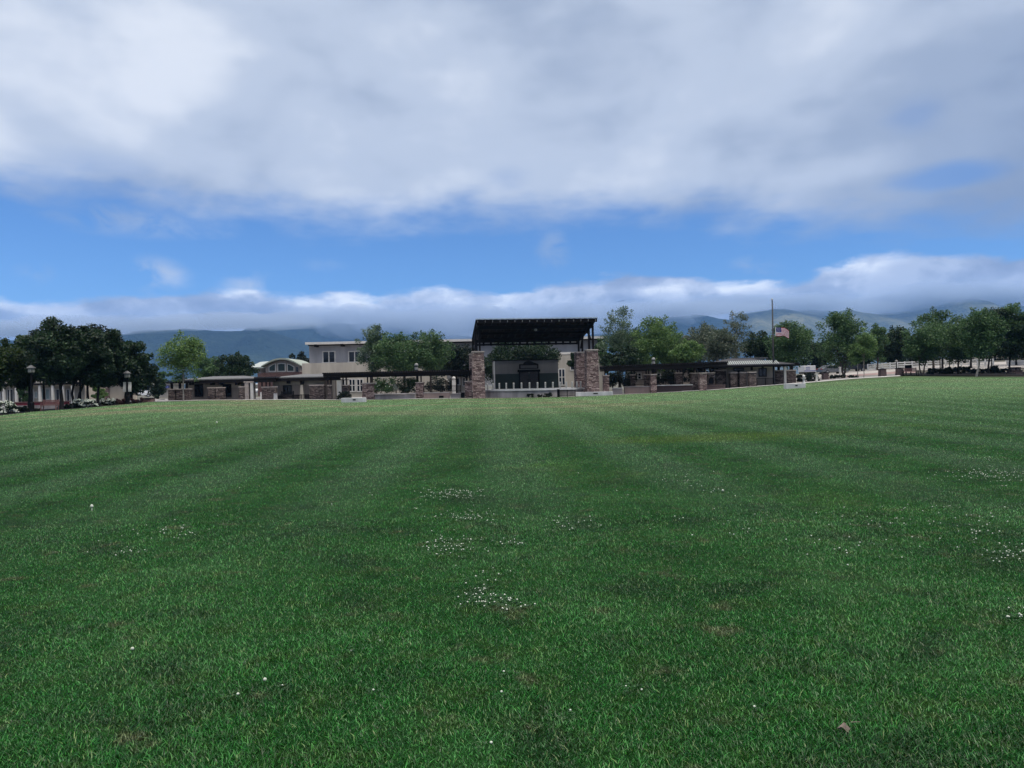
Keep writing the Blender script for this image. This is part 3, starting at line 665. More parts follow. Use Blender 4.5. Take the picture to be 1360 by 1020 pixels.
def stage_house():
    rz = 0.10; o = stage_pt(0.0, 9.4, SFZ)
    r = thing('stage_house', 'low flat roofed backstage room with dark green lower wall and dark double doors', 'building', o, rz)
    L, Rg, H = -3.75, 4.05, 3.36
    MB().box(L, Rg, 0, 2.6, 1.80, H).build('upper_wall', BARNW, r)
    MB().box(L - 0.01, Rg + 0.01, -0.02, 2.62, 0, 1.798).build('lower_wall', GREENW, r)
    MB().box(L - 0.08, Rg + 0.08, -0.1, 2.7, H, H + 0.09).build('roof', DECK, r)
    MB().box(L - 0.06, L + 0.10, -0.07, -0.025, 0, H - 0.02).build('corner_trim', OFFW, r)
    for xa in (-0.78, 1.58): MB().box(xa, xa + 0.15, -0.12, -0.022, 0, 1.98).build('door_jamb', BLACK, r)
    MB().box(-0.92, 1.82, -0.2, -0.023, 1.985, 2.26).build('lintel', BLACK, r)
    MB().box(-0.96, 1.86, -0.24, -0.023, 2.265, 2.33).build('ledge', BARNW, r)
    for x0, x1 in ((-0.62, 0.41), (0.53, 1.56)):
        d = MB()
        for k in range(5): d.box(x0 + (x1 - x0) * k / 5 + 0.01, x0 + (x1 - x0) * (k + 1) / 5 - 0.01, -0.08, -0.023, 0.03, 1.97)
        dd = d.build('door', DOOR, r)
        MB().box((0.30 if x0 < 0 else 0.6), (0.34 if x0 < 0 else 0.64), -0.13, -0.081, 0.85, 1.1).build('handle', STEEL, dd)
    pl = [(-0.72, 2.36), (1.62, 2.36), (1.62, 2.93), (1.1, 2.93)] + [(0.45 + 0.68 * math.cos(t), 2.86 + 0.46 * math.sin(t)) for t in np.linspace(0.15, math.pi - 0.15, 12)] + [(-0.2, 2.93), (-0.72, 2.93)]
    s = MB().prism(pl, -0.09, -0.005).build('sign', BLACK, r)
    q = MB(); x = -0.52; q.box(-0.55, 1.45, -0.093, -0.0905, 2.44, 2.78)
    for k, w in enumerate((0.13, 0.15, 0.12, 0.15, 0, 0.14, 0.15, 0.14, 0, 0.13, 0.1, 0.15, 0.12)):
        if w:
            q.box(x, x + 0.03, -0.105, -0.088, 2.5, 2.72); q.box(x + w - 0.03, x + w, -0.105, -0.088, 2.5, 2.72 - 0.1 * (k % 2)); q.box(x + 0.031, x + w - 0.031, -0.105, -0.088, 2.59, 2.625)
        x += (w or 0.08) + 0.03
    q.build('lettering', mat('faded_sign_letters', (0.07, 0.07, 0.075), 0.7, 0.2, 3), s)
stage_house()

# ------------------------------------------------------------------ trees
def leaf_cloud(rg, centres, radii, counts, size, droop=0.0, flat=0.8):
    P = []; 
    for c, r, k in zip(centres, radii, counts):
        d = rg.normal(size=(k, 3)); d /= np.linalg.norm(d, axis=1)[:, None]
        P.append(c + d * (r * rg.random(k) ** 0.45)[:, None] * [1, 1, flat])
    P = np.concatenate(P); n = len(P)
    a = rg.normal(size=(n, 3)); a[:, 2] = a[:, 2] * 0.7 - droop; a /= np.linalg.norm(a, axis=1)[:, None]
    b = rg.normal(size=(n, 3)); b -= (b * a).sum(1)[:, None] * a; b /= np.linalg.norm(b, axis=1)[:, None]
    L = (size * rg.uniform(0.6, 1.4, n))[:, None]
    c = np.cross(a, b)
    V = np.stack([P - a * L * 0.5, P + b * L * 0.30 + c * L * 0.08, P + a * L * 0.55, P - b * L * 0.30 + c * L * 0.08], 1).reshape(-1, 3)
    return V, np.arange(4 * n).reshape(n, 4)
def tree(name, label, px, Y, x0, x1, top, bot, leaf, bark=BARK, shape='round', n=6500, lumps=44, size=0.22, sparse=1.0, sprigs=6,
         base=None, seed=0, group=None, fork=False, lean=0.0, tr=0.16, spread=1.0, stems=None, droop=0.0, cat='tree'):
    rg = np.random.default_rng(seed + int(px * 7) % 9973)
    rx = WX(px, Y); gz = g(rx, Y)
    root = thing(name, label, cat, (rx, Y, gz), 0, group)
    pxm = (x0 + x1) / 2; zc = (ZZ(pxm, top, Y) + ZZ(pxm, bot, Y)) / 2 - gz; hz = (ZZ(pxm, top, Y) - ZZ(pxm, bot, Y)) / 2
    cx = WX(pxm, Y, (top + bot) / 2) - rx; ax = (x1 - x0) / 2 * Y / F
    C = []; Rr = []
    big = min(ax, hz)
    while len(C) < lumps:
        d = rg.normal(size=3); d /= np.linalg.norm(d); rad = rg.random() ** 0.4
        p = d * rad; s = p[2]
        if shape == 'round': k = 1.0
        elif shape == 'cone': k = 1.12 - 0.55 * (s + 1) / 2
        elif shape == 'egg': k = 1.05 - 0.28 * (s + 1) / 2 + 0.1 * (1 - s * s)
        elif shape == 'umbrella': k = 0.85 + 0.35 * (s + 1) / 2
        elif shape == 'vase': k = 0.60 + 0.5 * (s + 1) / 2
        r = big * rg.uniform(0.22, 0.42)
        q = np.array([p[0] * ax * k, p[1] * ax * k * 0.9, s * hz])
        lim = 1 - r / max(ax, hz) * 0.75
        q[:2] *= max(0.3, 1 - r * 0.6 / ax); q[2] *= max(0.3, 1 - r * 0.7 / hz)
        C.append(q); Rr.append(r)
    sprigs = int(sprigs * 0.7)
    for k in range(sprigs):     # stray shoots that break the outline
        th = rg.uniform(0, 2 * np.pi); e = rg.uniform(0.15, 1.0)
        q = np.array([math.cos(th) * ax * (1 - e * e * 0.8), math.sin(th) * ax * 0.7 * (1 - e * e * 0.8), hz * (0.15 + 0.85 * e) * 0.98])
        C.append(q * 0.97); Rr.append(big * rg.uniform(0.10, 0.16)); C.append(q * 0.84); Rr.append(big * rg.uniform(0.14, 0.2))
    C = np.array(C) + [cx, 0, zc]; Rr = np.array(Rr)
    w = Rr ** 2.2; cnt = np.maximum(12, (n * 1.6 * sparse * w / w.sum())).astype(int)
    V, Q = leaf_cloud(rg, C, Rr, cnt, size, droop)
    npmesh('crown', V, Q, 4, leaf, root)
    t = MB(); r0 = tr
    top_t = np.array([cx, 0, zc + hz * 0.45]); fk = np.array([lean * 0.4, 0, max(0.7, (zc - hz) * 0.9)])
    ns = stems or (3 if fork else 1)
    order = np.argsort(-C[:, 2])
    for s in range(ns):
        off = np.array([(s - (ns - 1) / 2) * 0.35, 0.1 * (s % 2), 0]) if ns > 1 else np.zeros(3)
        e = top_t + (np.array([(s - (ns - 1) / 2) * ax * 0.7, 0, -0.2 * hz]) if ns > 1 else 0)
        m1 = np.array([fk[0] + off[0] * (1 if not fork else 1.9), off[1], fk[2]])
        b_ = off * (0.35 if fork else 1.0) + [0, 0, -0.15]
        t.tube([b_ * [1, 1, 0] + [0, 0, -0.25], b_ + [0, 0, 0.3], (b_ + m1) / 2 + [rg.normal() * 0.05, 0, 0], m1, m1 * 0.45 + e * 0.55, e], [r0 * 1.5, r0 * 1.1, r0, r0 * 0.85, r0 * 0.5, r0 * 0.15], 7)
        for k in range(7):
            j = order[rg.integers(0, len(order))] if k else order[0]
            f0 = m1 * (1 - 0.1 * k) + e * 0.1 * k
            mid = f0 * 0.5 + C[j] * 0.5 + [0, 0, 0.15 * hz * rg.random()]
            t.tube([f0, mid, C[j]], [r0 * 0.42, r0 * 0.25, r0 * 0.08], 5)
    t.build('trunk', bark, root, True)
    return root
G_L = 'dark shade trees along the left edge of the lawn'
tree('shade_tree', 'dark leafy tree cut off by the left photo edge', -4, 67, -60, 32, 441, 527, L_DARK2, BARKD, 'umbrella', 11000, 60, 0.25, seed=1, group=G_L, tr=0.2, droop=0.3)
tree('shade_tree', 'dark tree with yellowish tips just behind the lamp post with grey lantern', 40, 71, 8, 66, 443, 524, L_DARK2, BARKD, 'umbrella', 10000, 55, 0.25, seed=2, group=G_L, tr=0.2, droop=0.3)
tree('shade_tree', 'tallest dark tree of the left row, above the brown bench', 81, 68, 32, 118, 420, 522, L_DARK, BARKD, 'umbrella', 15000, 70, 0.25, seed=3, group=G_L, tr=0.17, droop=0.3)
tree('shade_tree', 'dark tree with a V shaped forked trunk beside white flowers', 100, 70, 84, 152, 433, 520, L_DARK, BARKD, 'umbrella', 12500, 60, 0.25, seed=4, group=G_L, fork=True, stems=2, tr=0.13, droop=0.3)
tree('shade_tree', 'dark tree rising behind the second white flowering shrub', 130, 72, 112, 166, 428, 518, L_DARK, BARKD, 'umbrella', 11000, 55, 0.25, seed=5, group=G_L, tr=0.13, droop=0.3)
tree('shade_tree', 'dark drooping tree at the right end of the left row', 166, 76, 142, 207, 448, 527, L_DARK, BARKD, 'round', 12500, 60, 0.26, seed=6, group=G_L, tr=0.14, droop=0.5)
tree('young_tree', 'bright green airy young tree with slim pale trunk at the end of the left pergola', 243, 79.3, 211, 280, 440, 513, L_LIGHT, BARKL, 'egg', 5600, 52, 0.19, seed=7, sprigs=12, tr=0.075)
tree('broadleaf_tree', 'rounded dark tree rising behind the grey roofed left kiosk', 314, 104, 282, 346, 467, 512, L_DARK, BARKD, 'round', 6500, 44, 0.26, seed=8)
tree('broadleaf_tree', 'mid green tree squeezed between the airy young tree and the rounded dark tree', 272, 108, 256, 298, 470, 514, L_MID, BARK, 'round', 4200, 36, 0.26, seed=9)
tree('broadleaf_tree', 'small dark treetop between the arched roof and the two storey building', 394, 150, 372, 416, 466, 504, L_BLK, BARKD, 'round', 4000, 30, 0.34, seed=10)
tree('broadleaf_tree', 'pointed tree in front of the two storey building windows', 494, 97, 471, 521, 427, 502, L_SILV, BARK, 'cone', 5200, 50, 0.21, seed=11, sprigs=12)
tree('broadleaf_tree', 'full green tree in the middle of the clump left of the stage', 537, 96, 490, 580, 438, 503, L_MID, BARK, 'round', 10500, 66, 0.23, seed=12, sprigs=12)
tree('broadleaf_tree', 'green tree with one tall bare shoot above the pergola lamp', 572, 99, 540, 604, 436, 503, L_MID, BARK, 'round', 7500, 54, 0.23, seed=13, sprigs=14)
tree('broadleaf_tree', 'deep shaded tree next to the left stage pillar', 606, 103, 574, 640, 456, 506, L_BLK, BARKD, 'round', 8500, 50, 0.25, seed=14)
tree('broadleaf_tree', 'dark tree behind the left half of the stage', 664, 101, 630, 704, 446, 516, L_DARK, BARKD, 'round', 8500, 50, 0.25, seed=15)
tree('broadleaf_tree', 'dark tree behind the right half of the stage', 714, 102, 680, 745, 446, 514, L_DARK, BARKD, 'round', 7500, 50, 0.25, seed=16)
tree('small_tree', 'small tree leaning past the rear right stage pillar', 763, 93.5, 753, 771, 467, 494, L_DARK, BARKD, 'round', 1500, 18, 0.2, seed=17, tr=0.06)
tree('tall_tree', 'tall silvery green tree with a sparse top beside the stage roof', 824, 101, 794, 856, 405, 500, L_SILV, BARK, 'egg', 7600, 66, 0.20, seed=18, sprigs=24)
tree('tall_tree', 'second tall green tree from the stage roof', 871, 98, 838, 906, 416, 497, L_LIGHT, BARK, 'egg', 8600, 62, 0.22, seed=19, sprigs=20)
tree('broadleaf_tree', 'low bright green tree behind the right pergola lamp', 905, 95, 876, 936, 448, 492, L_LIGHT, BARK, 'round', 5200, 40, 0.22, seed=20)
tree('broadleaf_tree', 'dark tree beneath the tall silvery tree beside the stage', 822, 95, 795, 856, 458, 497, L_DARK, BARKD, 'round', 7000, 44, 0.24, seed=21)
tree('broadleaf_tree', 'brownish grey tree behind the right pergola', 930, 113, 900, 966, 428, 492, L_GREY, BARK, 'round', 6800, 50, 0.26, seed=22)
tree('broadleaf_tree', 'greyish green tree with pale trunk left of the bare topped tree', 952, 104, 928, 984, 434, 488, L_GREY, BARKL, 'round', 6200, 50, 0.23, seed=23, sprigs=10)
tree('sparse_tree', 'nearly bare grey topped tree over the hip roofed kiosk', 978, 107, 958, 1000, 408, 484, L_GREY, BARKL, 'vase', 2300, 40, 0.19, seed=24, sprigs=26, tr=0.13)
tree('broadleaf_tree', 'dark tree behind the hip roofed kiosk', 1005, 110, 982, 1032, 438, 486, L_DARK, BARKD, 'round', 6000, 44, 0.25, seed=25)
tree('broadleaf_tree', 'mid green tree behind the flag', 1050, 99, 1016, 1084, 425, 492, L_MID, BARK, 'egg', 8200, 60, 0.22, seed=26, sprigs=14)
tree('tall_tree', 'tall full tree right of the flag with two trunks', 1121, 104, 1082, 1156, 409, 496, L_MID, BARK, 'egg', 9800, 66, 0.23, seed=27, sprigs=14, stems=2, tr=0.12)
tree('young_tree', 'slim young tree on a thin pale trunk, left of a near twin', 1139.5, 95.5, 1126, 1152, 452, 490, L_LIGHT, BARKL, 'egg', 1700, 26, 0.17, seed=28, tr=0.05)
tree('young_tree', 'light green young tree on a thin pale trunk beside the stone bin', 1147.5, 95, 1132, 1166, 434, 489, L_LIGHT, BARKL, 'egg', 3300, 36, 0.18, seed=29, tr=0.055, sprigs=10)
tree('broadleaf_tree', 'tree with a narrow top behind the light green young tree', 1166, 118, 1150, 1184, 428, 488, L_MID, BARK, 'vase', 3600, 36, 0.25, seed=30, sprigs=10)
tree('broadleaf_tree', 'dark rounded tree over the white rail fence', 1193, 121, 1168, 1218, 431, 489, L_DARK, BARKD, 'round', 6500, 44, 0.27, seed=31)
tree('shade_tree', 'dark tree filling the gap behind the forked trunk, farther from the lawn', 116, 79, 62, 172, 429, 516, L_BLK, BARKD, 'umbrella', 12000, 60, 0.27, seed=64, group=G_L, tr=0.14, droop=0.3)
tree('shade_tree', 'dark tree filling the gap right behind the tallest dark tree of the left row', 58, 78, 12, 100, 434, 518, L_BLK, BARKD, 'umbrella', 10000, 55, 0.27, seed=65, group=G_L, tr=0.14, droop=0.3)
G_R = 'leafy trees along the right edge of the lawn'
tree('lawn_tree', 'leafy tree with two leaning grey trunks by the information board', 1225, 96, 1198, 1262, 420, 487, L_MID, BARK, 'round', 8200, 56, 0.22, seed=32, group=G_R, stems=2, fork=True, tr=0.10, sprigs=10)
tree('lawn_tree', 'tree with a tuft standing above its neighbours on the right side', 1240, 104, 1216, 1268, 406, 470, L_MID, BARK, 'vase', 4800, 42, 0.23, seed=33, group=G_R, sprigs=10)
tree('lawn_tree', 'leafy tree on a dark trunk in the middle of the dark hedge', 1273, 97, 1244, 1304, 418, 486, L_MID, BARKD, 'round', 8200, 56, 0.22, seed=34, group=G_R, tr=0.13)
tree('lawn_tree', 'leafy tree on a pale leaning trunk standing on the lawn', 1297, 90.8, 1268, 1332, 405, 484, L_MID, BARKL, 'round', 9800, 60, 0.22, seed=35, group=G_R, lean=0.9, tr=0.12, sprigs=10)
tree('lawn_tree', 'dark trunked tree just right of the pale leaning trunk', 1313, 97, 1292, 1350, 403, 486, L_DARK, BARKD, 'round', 8500, 54, 0.23, seed=36, group=G_R, tr=0.13)
tree('lawn_tree', 'dark tree next to the picnic table', 1341, 97, 1318, 1372, 401, 486, L_MID, BARKD, 'round', 8800, 56, 0.23, seed=37, group=G_R, tr=0.14)
tree('lawn_tree', 'dark tree cut off by the right photo edge', 1378, 95, 1346, 1412, 400, 490, L_DARK, BARKD, 'round', 9000, 54, 0.23, seed=38, group=G_R, tr=0.14)
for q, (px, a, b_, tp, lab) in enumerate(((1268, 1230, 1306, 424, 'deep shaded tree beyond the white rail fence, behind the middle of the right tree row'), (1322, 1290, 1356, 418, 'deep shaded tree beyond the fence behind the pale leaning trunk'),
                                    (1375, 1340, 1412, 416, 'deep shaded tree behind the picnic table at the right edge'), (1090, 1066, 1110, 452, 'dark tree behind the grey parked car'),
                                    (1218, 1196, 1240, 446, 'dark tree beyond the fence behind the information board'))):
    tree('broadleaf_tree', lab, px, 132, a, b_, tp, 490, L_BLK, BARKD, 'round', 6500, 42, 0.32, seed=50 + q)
for q, (px, Y, a, b_, tp, bt, lf, lab) in enumerate(((846, 113, 824, 872, 436, 498, L_MID, 'green tree filling the gap between the tall silvery tree and the second tall tree'),
        (800, 116, 786, 818, 446, 500, L_MID, 'green tree peeping out right behind the right stage pillar'),
        (890, 118, 868, 916, 438, 494, L_MID, 'green tree behind the low bright green tree of the right pergola'),
        (1035, 124, 1014, 1062, 446, 490, L_DARK, 'dark tree in the gap behind the flagpole'),
        (1078, 126, 1058, 1100, 448, 492, L_DARK, 'dark tree above the white trailer'),
        (1148, 130, 1122, 1172, 446, 490, L_DARK, 'dark tree behind the slim twin young trees'),
        (1182, 124, 1162, 1204, 440, 488, L_MID, 'green tree over the left end of the white rail fence'),
        (1252, 112, 1226, 1284, 424, 482, L_MID, 'green tree between the two thin dark posts, beyond the hedge'),
        (1290, 110, 1262, 1322, 414, 480, L_DARK, 'dark tree beyond the hedge just left of the pale leaning trunk'),
        (1350, 112, 1322, 1384, 408, 482, L_DARK, 'dark tree beyond the picnic table and in front of the pale wall'))):
    tree('broadleaf_tree', lab, px, Y, a, b_, tp, bt, lf, BARKD, 'round', 6000, 46, 0.27, seed=70 + q)
tree('broadleaf_tree', 'green street tree in front of the white shopfront left of the lamp post', 30, 88, 20, 42, 508, 536, L_MID, BARKD, 'round', 1500, 18, 0.2, seed=60, tr=0.06)
tree('broadleaf_tree', 'bright green bushy tree in front of the tan shop wall', 131, 92, 122, 142, 508, 536, L_LIGHT, BARKD, 'round', 1600, 18, 0.2, seed=61, tr=0.06)
tree('broadleaf_tree', 'dark bushy tree behind the white van', 209, 112, 196, 224, 500, 530, L_DARK, BARKD, 'round', 2600, 26, 0.24, seed=62)
tree('broadleaf_tree', 'hazy green tree far behind the left kiosk roof', 205, 170, 180, 232, 488, 510, L_MID, BARK, 'round', 3500, 26, 0.36, seed=63)

# shrubs, hedges, flowers
def shrub(name, label, cat, x0, x1, top, bot, Y, leaf, n=1500, size=0.16, seed=0, group=None, flowers=0, lum=22, stem=True):
    rg = np.random.default_rng(400 + seed)
    px = (x0 + x1) / 2; rx = WX(px, Y, bot); gz = g(rx, Y)
    root = thing(name, label, cat, (rx, Y, gz), 0, group)
    ax = (x1 - x0) / 2 * Y / F; h = max(0.3, ZZ(px, top, Y) - gz); zb = min(max(ZZ(px, bot, Y) - gz, 0.0), h * 0.7); hz = (h - zb) / 2
    lum = max(lum, int(ax / max(hz, 0.15) * 9)); n = max(n, lum * 60)
    C = np.stack([rg.uniform(-1, 1, lum) * ax * 0.92, rg.uniform(-0.5, 0.5, lum) * min(ax, 1.3), zb + hz + rg.uniform(-0.8, 0.62, lum) * hz], -1)
    Rr = min(ax, hz) * rg.uniform(0.35, 0.6, lum); Rr = np.minimum(Rr, 0.7)
    w = Rr ** 2; V, Q = leaf_cloud(rg, C, Rr, np.maximum(8, n * w / w.sum()).astype(int), size)
    V[:, 2] = np.maximum(V[:, 2], 0.0)
    npmesh('foliage', V, Q, 4, leaf, root)
    if flowers:
        k = flowers; j = rg.integers(0, lum, k); d = rg.normal(size=(k, 3)); d[:, 1] = -np.abs(d[:, 1]); d[:, 2] = np.abs(d[:, 2]) * 0.8 + 0.1; d /= np.linalg.norm(d, axis=1)[:, None]
        Pp = C[j] + d * Rr[j][:, None] * 0.98; mb = MB()
        for p in Pp: mb.ball(p, rg.uniform(0.045, 0.085), 6, 4, 0.8)
        tag(mb.build('blossom', PETAL, root), kind='stuff')
    if stem:
        t = MB()
        for c in C[:6]: t.tube([(c[0] * 0.3, c[1] * 0.3, -0.15), (c[0] * 0.8, c[1] * 0.8, c[2] * 0.6), tuple(c)], [0.03, 0.022, 0.01], 5)
        t.build('stems', BARKD, root)
    return root
shrub('flowering_shrub', 'white flowering shrub cut off by the left photo edge', 'shrub', -14, 21, 532, 551, 64.5, L_DARK, 1800, 0.13, 1, 'white flowering shrubs', 240)
shrub('flowering_shrub', 'wide white flowering shrub between the thin dark post and the next trunk', 'shrub', 101, 129, 529, 546, 69.5, L_DARK, 1800, 0.13, 2, 'white flowering shrubs', 240)
shrub('flowering_shrub', 'smaller white flowering shrub in front of the tan shop wall', 'shrub', 130, 152, 528, 541, 72.5, L_DARK, 1300, 0.13, 3, 'white flowering shrubs', 160)
shrub('hedge', 'reddish leaved hedge around the banner lamp post', 'hedge', 148, 189, 528, 540, 74, L_REDD, 3200, 0.13, 4)
shrub('hedge', 'low dark hedge behind the first white flowering shrub and the lamp post', 'hedge', 14, 54, 539, 548, 66, L_BLK, 2400, 0.13, 5)
shrub('hedge', 'low dark hedge between the brown bench and the white flowers', 'hedge', 76, 104, 536, 545, 69, L_BLK, 1800, 0.13, 6)
shrub('bush', 'leafy bush with pale blooms in the planter left of the pale spiky plant', 'bush', 498, 524, 500, 524, 85, L_MID, 3000, 0.15, 7, None, 26)
shrub('bush', 'dark green bush in the planter right of the pale spiky plant', 'bush', 527, 553, 500, 524, 85.3, L_DARK, 3000, 0.15, 8)
shrub('bush', 'dark rounded bush behind the concrete block bench on the left', 'bush', 448, 466, 518, 531, 85.5, L_BLK, 1500, 0.14, 9)
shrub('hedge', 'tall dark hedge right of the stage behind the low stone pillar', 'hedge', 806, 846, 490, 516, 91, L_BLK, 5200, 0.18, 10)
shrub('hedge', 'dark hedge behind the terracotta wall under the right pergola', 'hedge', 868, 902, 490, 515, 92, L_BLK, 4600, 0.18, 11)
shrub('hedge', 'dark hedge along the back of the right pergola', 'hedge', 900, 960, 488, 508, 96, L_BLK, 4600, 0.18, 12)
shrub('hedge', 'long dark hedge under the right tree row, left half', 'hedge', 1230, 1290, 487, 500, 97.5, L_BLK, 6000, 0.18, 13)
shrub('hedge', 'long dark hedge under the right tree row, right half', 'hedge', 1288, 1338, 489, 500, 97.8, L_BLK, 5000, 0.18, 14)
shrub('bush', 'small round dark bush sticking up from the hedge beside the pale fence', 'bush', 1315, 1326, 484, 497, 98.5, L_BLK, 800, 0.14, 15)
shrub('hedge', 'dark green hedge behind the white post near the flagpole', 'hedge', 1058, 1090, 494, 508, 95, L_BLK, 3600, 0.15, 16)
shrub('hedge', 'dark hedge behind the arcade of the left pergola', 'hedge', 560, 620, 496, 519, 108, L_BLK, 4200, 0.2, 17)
for q, (a, b_, tp, bt, yy, lab) in enumerate(((1092, 1112, 497.5, 502.5, 99, 'low dark clump of planting beside the brown stone bin'), (1112, 1123, 497, 502, 98, 'low dark clump of planting at the foot of the twin trunks'),
                                      (1126, 1139, 498, 502, 97, 'low dark clump of planting left of the thin young trees'))):
    shrub('low_planting', lab, 'plant', a, b_, tp, bt, yy, L_BLK, 700, 0.13, 30 + q, 'dark clumps of planting beside the right path', lum=12)
for q, (px, w, lab) in enumerate(((717.0, 3, 'small dark plant at the foot of the stage wall, left of a bigger one'), (728, 6, 'larger dark plant at the foot of the stage wall near the black gate post'), (704, 4, 'tiny dark plant at the foot of the stage wall below the doors'))):
    shrub('low_planting', lab, 'plant', px - w, px + w, 525.5 - w * 0.75, 528, 78.6, L_BLK, 260, 0.10, 40 + q, lum=8, stem=False)
def spiky():
    x = WX(526, 84.7, 520); r = thing('spiky_plant', 'pale silvery spiky plant between two green bushes in the planter', 'plant', (x, 84.7, g(x, 84.7)))
    rg = np.random.default_rng(5); mb = MB(); z0 = 0.9
    for k in range(70):
        th = rg.uniform(0, 6.28); e = rg.uniform(0.2, 1.4); L = rg.uniform(0.5, 1.35) * (0.5 + 0.5 * math.sin(e))
        d = Vector((math.cos(th) * math.cos(e), math.sin(th) * math.cos(e), math.sin(e)))
        s = d.cross(Vector((0, 0, 1))).normalized() * 0.035
        p = Vector((0, 0, z0)); m = p + d * L * 0.6; t = p + d * L + Vector((0, 0, -0.12 * L))
        mb.add([p - s, p + s, m + s, m - s, t], [(0, 1, 2, 3), (3, 2, 4)])
    mb.build('leaves', L_PALE, r)
    MB().tube([(0, 0, -0.2), (0.02, 0, 0.5), (0, 0, 0.95)], [0.09, 0.07, 0.06], 7).build('stem', BARK, r)
spiky()

# ------------------------------------------------------------------ kiosks and pergolas round the plaza
def hip(s, name, m, x0, x1, ye, yr_, Y0, Y1, parent=None, inset=2.0, over=0.12):
    """hipped roof: eaves at photo row ye, ridge at row yr_"""
    a, b, _, z0 = s.span(x0, ye, x1, None, Y0); z1 = s.Z((x0 + x1) / 2, yr_, (Y0 + Y1) / 2); ym = (Y0 + Y1) / 2
    return MB().add([(a, Y0, z0), (b, Y0, z0), (b, Y1, z0), (a, Y1, z0), (a + inset, ym, z1), (b - inset, ym, z1), (a, Y0, z0 - over), (b, Y0, z0 - over), (b, Y1, z0 - over), (a, Y1, z0 - over)],
                    [(0, 1, 5, 4), (1, 2, 5), (2, 3, 4, 5), (3, 0, 4), (6, 9, 8, 7), (0, 6, 7, 1), (1, 7, 8, 2), (2, 8, 9, 3), (3, 9, 6, 0)]).build(name, m, parent or s.root)
s = Site('kiosk', 'tan kiosk with flat grey hipped roof and two dark openings at the left end', 'building', 284, 88)
s.box('wall', TAN, 246, 509, 320, None, 0, 5)
s.box('wall_band', TAN2, 246, 511.0, 319, 515.2, -0.06, 0.058)
hip(s, 'roof', ROOF, 236, 338, 503.2, 499.8, -1.3, 6.5, inset=2.6)
s.box('fascia', DWOOD, 237, 503.6, 337, 508.6, -1.24, 0.16)
s.box('soffit', DWOOD, 238, 507.6, 336, 508.4, -1.0, 6.5)
for a, b in ((258.5, 270), (296, 307.5)):
    s.window(a, 510.2, b, 527.0, -0.065, s.root, 2, 1, DWOOD, GLASS, 0.10)
for a in (251, 279, 290, 312):
    s.box('rafter_end', DWOOD, a, 508.2, a + 2.2, 511.5, -1.1, 1.0)
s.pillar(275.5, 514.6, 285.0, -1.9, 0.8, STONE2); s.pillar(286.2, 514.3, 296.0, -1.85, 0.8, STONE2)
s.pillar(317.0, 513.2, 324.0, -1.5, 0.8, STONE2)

s = Site('pergola', 'short dark pergola on three stone pillars at the far left end', 'pergola', 236, 85)
for a, b, t in ((223, 232.3, 516.4), (234, 242.8, 516.2), (244, 251.0, 516.0)):
    s.pillar(a, t, b, 0, 0.8, STONE2)
    s.box('post', DWOOD, (a + b) / 2 - 1.3, 508, (a + b) / 2 + 1.3, t, 0.25, 0.22)
s.box('beam', DWOOD, 221, 507.0, 254, 509.6, 0.1, 0.15); s.box('beam', DWOOD, 221, 507.0, 254, 509.6, 0.65, 0.15)
for i in range(12): s.box('rafter', DWOOD, 222.4 + i * 2.75, 505.4, 223.4 + i * 2.75, 506.9, -0.6, 2.4)

s = Site('pergola', 'dark covered walkway between the two left kiosks with pale square columns', 'pergola', 340, 87)
s.box('fascia', DWOOD, 337.4, 502.2, 366, 507.6, -0.5, 0.16); s.box('roof', ROOFD, 337.2, 500.4, 366.5, 502.1, -0.6, 5.4)
for a in (324.8, 332.2):
    p = s.box('column', CAP if a < 330 else OFFW, a, 508.0, a + (5.0 if a < 330 else 3.6), None, -0.3, 0.42)
s.box('column_cap', CAP, 323.4, 506.4, 337.0, 508.1, -0.36, 0.55)
for a in (347, 352.5, 357.5): s.box('post', DWOOD, a, 507, a + 1.3, 515, 0.1, 0.15)
s.pillar(347.2, 513.4, 365.0, -0.2, 0.9, STONE2)
s.box('back_post', OFFW, 345.4, 521.0, 347.0, None, -0.5, 0.14)

s = Site('kiosk', 'tan kiosk with dark window and stone wainscot behind the dark bench', 'building', 392, 89)
s.box('wall', TAN, 362, 505, 432, None, 0, 5)
s.box('wall_band', TAN2, 366, 506.8, 431, 510.8, -0.06, 0.058)
s.box('wainscot', STONE2, 365, 524.6, 431, None, -0.16, 0.155)
hip(s, 'roof', ROOF, 360, 452, 500.4, 496.8, -1.3, 6.5, inset=2.6)
s.box('fascia', DWOOD, 361, 500.8, 452, 505.6, -1.24, 0.16)
s.box('soffit', DWOOD, 362, 504.6, 451, 505.4, -1.0, 6.4)
s.window(376, 511.6, 387.5, 523.6, -0.066, s.root, 2, 1, DWOOD, GLASS, 0.10)
for a in (380.5, 399): s.box('rafter_end', DWOOD, a, 505.4, a + 2.2, 509.5, -1.1, 1.0)
a0, b0_, c0, d0 = s.span(397.4, 511, 403.2, None, -1.0)
MB().add([(a0, -1, -0.2), (b0_, -1, -0.2), (b0_, -0.5, -0.2), (a0, -0.5, -0.2), (a0 + 0.13, -0.95, d0), (b0_ - 0.13, -0.95, d0), (b0_ - 0.13, -0.6, d0), (a0 + 0.13, -0.6, d0)],
         [(0, 3, 2, 1), (4, 5, 6, 7), (0, 1, 5, 4), (1, 2, 6, 5), (2, 3, 7, 6), (3, 0, 4, 7)]).build('column', TAN2, s.root)
s.box('column_head', DWOOD, 398.6, 505.5, 402.0, 511.1, -0.98, 0.4)
s.pillar(410.6, 511.0, 430.0, -1.6, 0.9, STONE2)
s.window(424, 513.5, 429.5, 530.5, -0.7, s.root, 1, 1, DWOOD, GLASS, 0.08, name='side_door')

